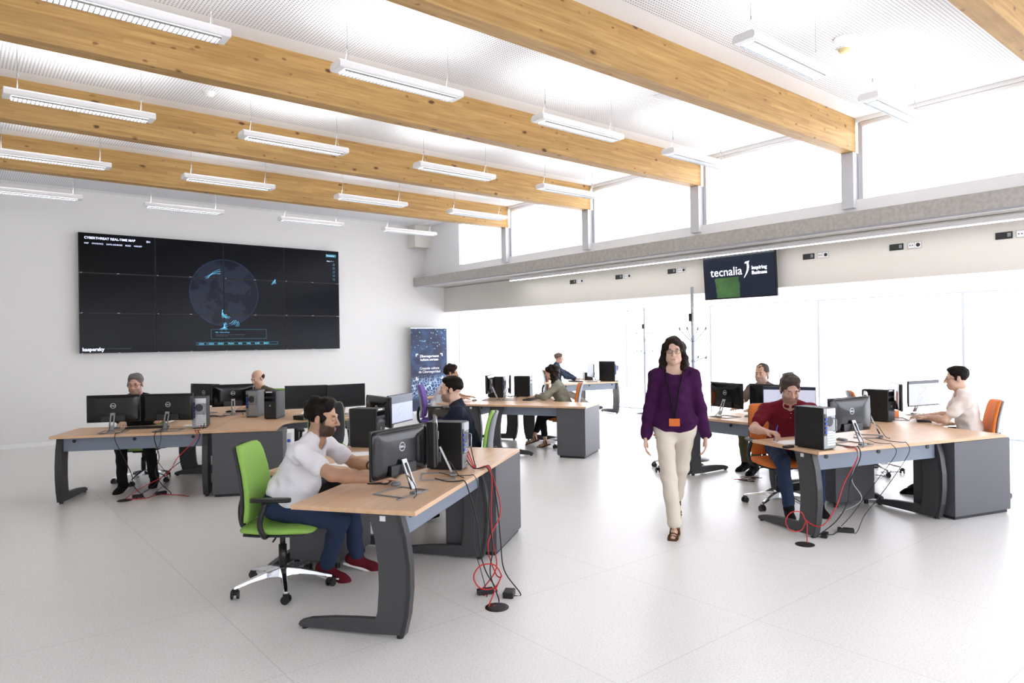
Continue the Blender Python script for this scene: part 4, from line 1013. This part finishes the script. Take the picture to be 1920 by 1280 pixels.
    for s in (-1, 1):
        E_, wr = arms[s]
        if sl == 'short': torso += [cone(S[s], S[s]+(E_-S[s])*.62, .060, .063, .035)]
        else:
            torso += [cone(S[s], E_, .058, .054, .035), cone(E_, E_+(wr-E_)*.9, .053, .038 if sl == 'long' else .052, .02)]
    torso += [cone(nb-t*.035-fy*.005, nb+t*.012-fy*.0, .074, .066, .03)]
    torso += [cone(nb+t*.0+fy*.03, nb+t*.10+fy*.05, .057 if not g('scoop') else .075, .06, .012, None, -1)]
    if g('vneck'): torso.append(cone(nb+fy*.10-t*.07, nb+fy*.08+t*.04, .012, .045, .012, None, -1))
    so = sdf_obj('shirt', torso, vox, st, r, noise=.0055, nscale=30, seed=rz*3+1)
    if g('collar'):
        cp_ = [cone(nb+t*.018+fy*.058*math.cos(a)+fx*.062*math.sin(a)+t*.012*math.cos(a)*-1, nb+t*.018+fy*.058*math.cos(a+.4)+fx*.062*math.sin(a+.4)-t*.012*math.cos(a+.4), .014, .014, .01, (tuple(t), 1.5)) for a in np.arange(.35, 5.7, .4)]
        sdf_obj('collar', cp_, vox, st, so)
        if g('collar') == 2:
            for q in range(2):
                c_ = nb+fy*(.105+.004*q)-t*(.04+.05*q); MB().lathe([(.006, 0), (.006, .003), (.0001, .003)], tuple(c_), 10).build('button', 'paper', so)
    # trousers
    tm = g('trousers'); tp = [ell(pel+t*.0, (.165 if not g('hem') else .168, .122 if not g('hem') else .112, .115), .06, RT)]
    lw = g('leg_w', .055)
    for s in (-1, 1):
        hip, kn, an, fd = legs[s]; tp += [cone(hip, kn, .088, .068, .05), cone(kn, kn+(an-kn)*g('crop', .93), .066, lw, .03)]
    sdf_obj('trousers', tp, vox, tm, r, noise=.004, nscale=24, seed=rz*2)
    for s in (-1, 1):
        hip, kn, an, fd = legs[s]; z = v3((0, 0, 1)); up = unit(z-fd*(z @ fd)); sd = np.cross(fd, up); Rf = np.stack([sd, fd, up], 1); sm = g('shoes')
        base = an-up*.075
        if g('sandal'):
            sp_ = [boxp(base+fd*.06, (.04, .125, .008), .008, .004, Rf)]
            for q, (u0, h0) in enumerate(((.14, .032), (.11, .045), (.03, .08), (.0, .10), (-.01, .12))):
                n_ = 7
                for j in range(n_):
                    a0, a1 = PI*j/n_, PI*(j+1)/n_; ww = .043 if q < 2 else .04
                    sp_.append(cone(base+fd*u0+sd*ww*math.cos(a0)+up*h0*math.sin(a0), base+fd*u0+sd*ww*math.cos(a1)+up*h0*math.sin(a1), .005, .005, .004))
            sdf_obj('sandal', sp_, min(vox, .005), sm, r)
        else:
            sp_ = [cone(base-fd*.035+up*.045, base+fd*.13+up*.032, .045, .036, .03), cone(an+up*.01, base+up*.05, .046, .044, .03), ell(base+fd*.15+up*.03, (.045, .06, .03), .03, Rf), ell(base+fd*.05-up*.04, (.2, .3, .04), .004, Rf, -1)]
            so_ = sdf_obj('shoe', sp_, vox, sm, r)
            sdf_obj('sole', [boxp(base+fd*.065+up*.006, (.043, .145, .010), .010, .004, Rf)], vox, g('sole', sm), so_)
    if g('glasses'):
        b = MB()
        for s in (-1, 1):
            ring = [Vector(H((s*.034+.024*math.cos(a), .112, -.004+.016*math.sin(a)))) for a in [2*PI*k/14 for k in range(14)]]
            b.tube(ring, .0018, 5, closed=True); b.tube([H((s*.058, .110, .002)), H((s*.080, .0, .0))], .0016, 5)
        b.tube([H((-.011, .112, 0)), H((0, .114, .003)), H((.011, .112, 0))], .0016, 5); b.build('glasses', 'black_plastic', r, True)
    if g('watch') is not None:
        s = g('watch'); E_, wr = arms[s]; d = unit(wr-E_); c0 = wr-d*.03
        b = MB(); b.cyl(tuple(c0-d*.009), tuple(c0+d*.009), .0315, 18); wo_ = b.build('watch', 'black_plastic', r, True)
        b = MB(); b.cyl(tuple(c0+v3((0, 0, .030))), tuple(c0+v3((0, 0, .037))), .017, 16); b.build('watch_face', 'steel', wo_)
    return r, dict(H=H, HC=HC, nb=nb, t=t, fy=fy, fx=fx, arms=arms, legs=legs, pel=pel)
def face(dx, dy): return math.atan2(-dx, dy)
def at(c, u, v): return W(c, u, v)[:2]
HZ = .757
SE = dict(vox=.007)
# ---- seated people: hips, facing (degrees in the room), hands and feet given as places in the room
def seat(label, hips, fd, hr, hl, fr, fl, **P):
    rz = R(fd-90); c, s_ = math.cos(-rz), math.sin(-rz)
    def loc(p): x, y = p[0]-hips[0], p[1]-hips[1]; return (x*c-y*s_, x*s_+y*c, p[2])
    def dr(a, dz=0): x, y = math.cos(R(a)), math.sin(R(a)); return (x*c-y*s_, x*s_+y*c, dz)
    P = dict(P)
    P['hand1'] = dict(p=loc(hr[0]), d=dr(hr[1], hr[2] if len(hr) > 2 else -.06), pole=(.8, -.25, -.6), curl=P.get('curl1', .15))
    P['hand-1'] = dict(p=loc(hl[0]), d=dr(hl[1], hl[2] if len(hl) > 2 else -.06), pole=(-.8, -.25, -.6), curl=P.get('curl_1', .15))
    P['foot1'] = dict(p=fr, **P.get('f1', {})); P['foot-1'] = dict(p=fl, **P.get('f_1', {}))
    return person(label, hips, rz, P)
def off(p, fd, d): return (p[0]+d*math.cos(R(fd)), p[1]+d*math.sin(R(fd)))
h = (1.80, 4.72); fd = -48
mA, JA = seat('bearded man in white shirt and jeans at the foreground desk, sitting on a green chair', h, fd, ((2.13, 4.06, HZ+.043), -4), ((2.35, 4.46, HZ+.05), -58), (-.18, .23, .10), (-.42, .36, .10), arm=1.12, vox=.005, lean=.24, skin='tan', hair=('thick', 'hair_black'), beard=((.040, .025, .018), .93), brow=(.03, .02, .015),
    shirt='white_shirt', vneck=True, belly=.045, thin=1.08, trousers='jeans', shoes='shoe_red', sole='sole', watch=-1, pitch=-.12, yaw=.12, headf=.055, shoulder=.20, hipz=.58, hscale=1.06)
chair(*off(h, fd, -.01), R(fd-82), 'green', 'green office chair in the foreground with black armrests, the bearded man sits on it', spin=R(36)-R(fd-82))
_, _, an_, fd_ = JA['legs'][1]
sw = MB().tube(spline([an_+fd_*.12+v3((.046, 0, -.035)), an_+fd_*.05+v3((.052, 0, -.055)), an_+fd_*.02+v3((.05, 0, -.045)), an_+fd_*-.03+v3((.046, 0, -.02))], 5), .006, 6, r2=.002).build('shoe_stripe', 'paper', mA, True)
h = (3.93, 5.46); fd = 140
seat('man with short black hair in navy polo, seen from the side behind the foreground tower', h, fd, ((3.84, 5.94, HZ+.043), 140), ((3.62, 5.80, HZ+.043), 110), (.20, .40, .10), (-.20, .38, .10), vox=.006, lean=.13, skin='light', hair=('short', 'hair_black'), beard=((.06, .04, .03), .6), brow=(.03, .02, .015), shirt='navy', collar=1, trousers='black_trousers', shoes='shoe_black', hipz=.58, headf=.05, hscale=1.04)
chair(*off(h, fd, .02), R(fd-90), 'green', 'green office chair with grey back shell behind the man in navy polo', 'shell_grey', spin=.35)
h = (1.88, 9.57); fd = -118
seat('grey-haired man with glasses in black shirt, behind two black monitors at left', h, fd, ((1.58, 9.05, HZ+.043), -100), ((2.02, 9.12, HZ+.043), -130), (.05, .55, .10), (-.22, .30, .10), vox=.007, lean=.17, skin='red', hair=('short', 'hair_grey'), beard=((.28, .22, .19), .55), glasses=1, shirt='black_shirt', collar=1, sleeve='long', trousers='black_trousers', shoes='shoe_black', pitch=-.14, hipz=.60, headf=.05, hscale=1.03)
chair(*off(h, fd, -.04), R(fd-90), 'green', 'green office chair under the grey-haired man at left', spin=.2)
h = (3.78, 10.48); fd = -150
seat('balding man in dark patterned shirt behind the back left monitors', h, fd, ((3.30, 10.12, HZ+.043), -130), ((3.42, 10.05, HZ+.043), -110), (.12, .40, .10), (-.12, .40, .10), vox=.008, lean=.16, skin='light', hair=('bald', 'hair_dark'), shirt='olive', trousers='black_trousers', shoes='shoe_black', pitch=-.35, yaw=-.1, hipz=.55, headf=.06)
chair(*off(h, fd, .0), R(fd-90), 'green', 'office chair under the balding man, hidden behind towers')
chair(3.52, 7.87, R(B_+10), 'green', 'empty office chair with black back and green rim behind the bearded man', spin=.5)
h = (6.46, 3.63); fd = 222
seat('man in dark red polo writing on paper at the right desks', h, fd, ((5.80, 3.43, HZ+.064), -95, -.03), ((6.02, 3.12, HZ+.033), 170), (.06, .42, .10), (-.24, .30, .10), vox=.006, lean=.22, skin='red', hair=('quiff', 'hair_mix'), beard=((.20, .13, .10), .55), shirt='red_polo', collar=2, trousers='jeans', shoes='shoe_black', pitch=-.42, yaw=.05, belly=.02, hipz=.58, headf=.06, shoulder=.205, thin=1.06, hscale=1.08, curl1=.8, curl_1=.08)
chair(6.43, 3.68, R(238-90), 'orange', 'orange office chair under the man in the dark red polo', spin=.6)
h = (8.31, 2.57); fd = 118
seat('young man with glasses in white t-shirt at the far right desk', h, fd, ((8.36, 3.00, HZ+.043), 120), ((8.16, 2.93, HZ+.043), 100), (.12, .40, .10), (-.12, .5, .10), vox=.007, lean=.08, skin='light', hair=('short', 'hair_black'), glasses=1, shirt='white_tee', trousers='black_trousers', shoes='shoe_black', hipz=.57, headf=.05, pitch=-.08, hscale=1.04)
chair(*off(h, fd, .02), R(fd-90), 'orange', 'orange office chair with grey shell under the young man with glasses', 'shell_grey', spin=.8)
chair(8.84, 3.80, R(-150), 'orange', 'empty orange office chair behind the lit monitors on the right', 'shell_grey', spin=.4)
p = at('D', -1.0, .36); fd = -40
seat('man in white polo on the purple chair near the banner', p, fd, (off(off(p, fd, .40), fd-90, .10)+(HZ+.043,), -50), (off(off(p, fd, .46), fd+90, .14)+(HZ+.043,), -40), (.12, .38, .10), (-.12, .35, .10), vox=.008, lean=.20, skin='tan', hair=('thick', 'hair_dark'), brow=(.04, .03, .02), shirt='white_polo', trousers='grey_trousers', shoes='shoe_black', hipz=.57, headf=.06, pitch=-.1, hscale=1.05)
chair(*off(p, fd, .0), R(fd-90), 'purple', 'purple office chair under the man in white polo', 'shell_grey')
h = at('D', .95, 1.12); fd = 136
seat('woman with dark fringe and khaki jacket on an orange chair in the middle', h, fd, (W('D', .52, 1.10, HZ+.043), 130), (W('D', .52, .90, HZ+.043), 120), (.05, .52, .14), (-.14, .34, .10), vox=.007, lean=.17, scale=.93, hscale=.98, shoulder=.155, thin=.9, skin='light', hair=('bob', 'hair_dark'), shirt='khaki_jacket', sleeve='long', collar=1, trousers='black_trousers', crop=.72, leg_w=.05, shoes='shoe_brown', sandal=1, hipz=.575, headf=.06, pitch=-.1, neck=.045, f1=dict(d=(0, 1, -.35)))
chair(*off(h, fd, .02), R(fd-90), 'orange', 'orange office chair with grey shell under the woman in khaki', 'shell_grey', spin=.1)
h = at('E', -1.14, 1.02); fd = -36
seat('man in navy jacket and pale trousers stretching his legs under the far desk', h, fd, (W('E', -.86, .60, HZ+.043), -40), (W('E', -.76, .74, HZ+.043), -36), (.14, .84, .12), (.0, .80, .10), vox=.009, lean=.02, skin='red', hair=('short', 'hair_light'), shirt='navy_jacket', sleeve='long', collar=1, trousers='taupe', shoes='shoe_grey', hipz=.61, headf=.05, pitch=-.1, f1=dict(d=(.1, 1, .3)), f_1=dict(d=(0, 1, .2)))
chair(*off(h, fd, -.04), R(fd-90), 'orange', 'office chair under the man in the navy jacket')
h = (8.30, 4.88); fd = 182
seat('pony-tailed man with grey beard in brown shirt, behind the black monitors', h, fd, ((7.74, 4.96, HZ+.043), 185), ((7.72, 4.74, HZ+.043), 175), (.08, .44, .10), (-.12, .60, .10), vox=.007, lean=.10, skin='red', hair=('pony', 'hair_mix'), beard=((.42, .38, .34), .75), shirt='brown_shirt', trousers='olive_trousers', shoes='shoe_black', hipz=.57, headf=.05, pitch=-.05, yaw=.05, hscale=1.05)
chair(*off(h, fd, -.04), R(fd-90), 'orange', 'office chair under the pony-tailed man', spin=.25)
chair(7.26, 5.56, R(-93), 'orange', 'empty office chair hidden behind the walking woman', 'shell_grey', spin=.85)
# ---- walking woman
rz = face(-.80, -.60)
wo, J = person('walking woman with dark hair, plum blouse and cream trousers in the open floor', (4.93, 3.79), rz, dict(vox=.005, scale=.98, hscale=.98, lean=.02, hipz=.93, shoulder=.155, thin=.86, skin='light', hair=('long', 'hair_dark'), brow=(.06, .04, .03), shirt='plum', sleeve='wide', scoop=True, hem=.05, trousers='beige', leg_w=.060, crop=.92, shoes='shoe_brown', sandal=1, headf=.03, yaw=.0, neck=.041, glasses=1,
    **{'hand1': dict(p=(.25, .06, .83), d=(.02, .25, -1), n=(-1, 0, -.1), pole=(.5, -1, 0), curl=.4), 'hand-1': dict(p=(-.26, -.02, .83), d=(0, .1, -1), n=(1, 0, -.1), pole=(-.5, -1, 0), curl=.4),
       'foot1': dict(p=(.01, .14, .085), pole=(.1, 1, 0)), 'foot-1': dict(p=(.0, -.42, .20), d=(-.05, 1, -.9), pole=(-.1, 1, 0))}))
nb, fy_, t_ = J['nb'], J['fy'], J['t']
b = MB()
for s in (-1, 1): b.tube(spline([nb+v3((s*.06, -.02, .02)), nb+v3((s*.075, .06, -.02)), nb+v3((s*.045, .135, -.16)), nb+v3((s*.014, .145, -.34)), nb+v3((s*.004, .15, -.42))], 6), .007, 6)
b.build('lanyard', 'lanyard', wo, True)
c_ = nb+v3((0, .152, -.455)); MB().box((c_[0]-.045, c_[1]-.004, c_[2]-.03), (c_[0]+.045, c_[1]+.004, c_[2]+.035)).build('badge', 'badge', wo, bevel=.003)
# pen
o = MB().cyl((0, 0, 0), (.02, -.03, .14), .004, 8).build('pen', 'port_blue', None, True); pp = (5.80, 3.36); o.location = (pp[0], pp[1], TZ1+.006); tag(o, 'blue pen in the hand of the man in the dark red polo', 'pen')
# ------------------------------------------------------------------ cables
def cable(pts, r_, m, label, name='cable', n_=8):
    o = MB().tube(spline(pts, n_), r_, 6).build(name, m, None, True); tag(o, label, 'cable'); return o
def grommet(x, y, label):
    o = empty('floor_outlet', (x, y, 0), 0, label, 'floor outlet')
    MB().lathe([(.075, 0), (.075, .004), (.06, .006)], n=28).build('outlet_ring', 'black_plastic', o); MB().lathe([(.058, .006), (.058, .0075), (.0001, .0075)]).build('outlet_lid', 'dark_plastic', o)
def adapter(x, y, rz, label, s=(.11, .05, .035)):
    o = empty('power_adapter', (x, y, 0), rz, label, 'power adapter')
    MB().box((-s[0]/2, -s[1]/2, 0), (s[0]/2, s[1]/2, s[2])).build('adapter_body', 'black_plastic', o, bevel=.006)
    MB().box((-s[0]/4, -s[1]/4, s[2]), (s[0]/4, s[1]/4, s[2]+.0008)).build('adapter_label', 'label_white' if False else 'dark_plastic', o)
def dangle(c, u, v, end, m, label, z0=TZ1, sag=.0, r_=.0045, wob=.04, loop=False, name='cable', seed=1, over=-.04):
    rn = random.Random(seed); a = Vector(W(c, u, v, z0)); e0 = Vector(W(c, u, .03, TZ1+.009)); ec = Vector(W(c, u, -.012, TZ1+.010)); e1 = Vector(W(c, u+rn.uniform(-.02, .02), over, TZ1-.07))
    end = Vector(end); pts = [a, (a+e0)/2+Vector((0, 0, -.5*max(0, a.z-TZ1))), e0, ec, e1]
    for t in (.25, .5, .75): 
        q = e1.lerp(Vector((end.x, end.y, .02)), t); q.x += rn.uniform(-wob, wob); q.y += rn.uniform(-wob, wob); q.z -= .06*math.sin(t*PI); pts.append(q)
    if loop:
        cx = Vector((end.x+.02, end.y+.10, .16)); 
        for k in range(7): aa = 2*PI*k/6; pts.append(cx+Vector((.075*math.cos(aa), -.05*math.cos(aa), .085*math.sin(aa))))
    pts += [Vector((end.x+rn.uniform(-.1, .1), end.y+rn.uniform(-.08, .08), .006)), Vector((end.x, end.y, .008))]
    return cable(pts, r_, m, label, name)
G = (2.68, 3.48, .008); grommet(2.68, 3.46, 'round black floor outlet in front of the foreground desk')
adapter(2.77, 3.70, R(-20), 'black power adapter left of the foreground floor outlet'); adapter(2.86, 3.56, R(40), 'black power adapter right of the foreground floor outlet', (.10, .07, .04))
tA = W('A', -.30, .13)
dangle('A', -.26, .16, G, 'red_cable', 'red network cable hanging in a loop from the foreground tower', TZ1+.16, loop=True, name='network_cable', seed=2)
dangle('A', -.28, .16, (2.76, 3.66, 0), 'red_cable', 'second red network cable lying toward the foreground floor outlet', TZ1+.12, name='network_cable', seed=5)
dangle('A', -.24, .16, (2.86, 3.56, 0), 'black_cable', 'black power cable from the foreground tower', TZ1+.30, seed=3); dangle('A', -.30, .16, (2.70, 3.50, 0), 'black_cable', 'black cable beside the red loop in the foreground', TZ1+.08, seed=4)
dangle('A', -.80, .20, (2.80, 3.70, 0), 'black_cable', 'black cable from the nearer foreground monitor to the floor', TZ1+.02, seed=6); dangle('A', -.60, .25, (2.74, 3.72, 0), 'black_cable', 'thin black cable from the second foreground monitor', TZ1+.02, seed=7, r_=.003)
grommet(5.37, 2.85, 'round black floor outlet by the leg of the right desk')
adapter(5.70, 2.85, R(20), 'black power adapter by the red loop under the right desk'); adapter(5.97, 2.80, R(-60), 'black power adapter standing apart on the floor under the right desk', (.13, .06, .035))
dangle('C', -1.22, .40, (5.40, 2.85, 0), 'red_cable', 'red network cable hanging from the tower of the right desk', TZ1+.2, loop=True, name='network_cable', seed=12)
dangle('C', -1.18, .40, (5.70, 2.85, 0), 'black_cable', 'black cable from the tower of the right desk', TZ1+.3, seed=13); dangle('C', -1.2, .38, (5.95, 2.84, 0), 'grey_cable', 'pale grey cable looping under the right desk', TZ1+.1, seed=14, wob=.12)
dangle('C', -.80, .25, (5.98, 2.82, 0), 'black_cable', 'black cable from the first right desk monitor', TZ1+.02, seed=15, r_=.003); dangle('C', -.62, .3, (5.96, 2.80, 0), 'black_cable', 'black cable from the second right desk monitor', TZ1+.02, seed=16, r_=.003)
cable([(5.70, 2.85, .02), (5.8, 2.83, .006), (5.9, 2.84, .006), (5.97, 2.8, .02)], .0045, 'black_cable', 'black cable joining the two adapters under the right desk')
grommet(1.50, 8.56, 'round black floor outlet under the left desk'); adapter(1.64, 8.62, R(-10), 'black power adapter on the floor under the left desk'); adapter(1.88, 8.62, R(10), 'second black power adapter under the left desk, nearer the cabinet')
dangle('B', -.15, .42, (1.55, 8.56, 0), 'red_cable', 'long red cable hanging from the left desk tower to the floor', TZ1+.18, name='network_cable', seed=22)
dangle('B', -.12, .42, (1.66, 8.60, 0), 'black_cable', 'black cable beside the long red cable at left', TZ1+.25, seed=23); dangle('B', -.95, .3, (1.64, 8.6, 0), 'black_cable', 'black cable from the left monitor of the grey-haired man', TZ1+.02, seed=24); dangle('B', -.55, .3, (1.88, 8.6, 0), 'black_cable', 'black cable from the right monitor of the grey-haired man', TZ1+.02, seed=25)
dangle('B', -.5, .3, (1.9, 8.62, 0), 'black_cable', 'thin drooping black cable under the left desk', TZ1+.02, seed=26, wob=.1, r_=.003)
cable([(1.55, 8.56, .008), (1.7, 8.5, .006), (1.85, 8.6, .006), (2.02, 8.42, .006), (2.08, 8.26, .006)], .0045, 'red_cable', 'red cable lying on the floor under the left desk', 'network_cable')
rn = random.Random(5)
for k in range(7):
    p0 = W('B', -.55+rn.uniform(-.15, .15), 1.52+rn.uniform(-.06, .06), TZ1+.006); pts = [Vector(p0)+Vector((i*.07, -i*.02+rn.uniform(-.04, .04), rn.uniform(0, .012))) for i in range(6)]
    o = cable(pts, .004, 'black_cable', ['black cable at the %s of the tangle before the balding man' % w_ for w_ in ('left end', 'far left', 'near left', 'middle', 'near right', 'far right', 'right end')][k]); o['group'] = 'tangled cables by the balding man'
for k in range(5):
    p0 = W('D', .06-.05*k, 1.18, TZ1+.006); pts = [Vector(p0)+Vector((i*.035, i*.01+rn.uniform(-.03, .03), rn.uniform(0, .03))) for i in range(6)]
    o = cable(pts, .005, 'black_cable', 'black cable between the middle towers, %s of the five' % ['leftmost', 'second', 'third', 'fourth', 'rightmost'][k]); o['group'] = 'tangled cables on the middle desks'
for k in range(4):
    pts = [Vector((7.2+i*.06, 4.58+rn.uniform(-.12, .12), .006+rn.uniform(0, .01))) for i in range(6)]
    o = cable(pts, .004, ['black_cable', 'red_cable'][k == 2], ['thin black cable on the floor beside the red one, behind the orange chair', '', 'red cable on the floor behind the orange chair', ''][k] or 'black floor cable %s in the coil behind the orange chair' % ['', 'on the left', '', 'on the right'][k])
    if k in (1, 3): o['group'] = 'coiled cables behind the orange chair'
for k in range(3):
    pts = [Vector((8.6+i*.07, 3.62+rn.uniform(-.08, .08), .006+rn.uniform(0, .02))) for i in range(7)]
    o = cable(pts, .005, 'black_cable', 'black cable coiled on the floor under the lit monitors at right, %s strand' % ['nearest', 'middle', 'farthest'][k]); o['group'] = 'coiled cables at right'
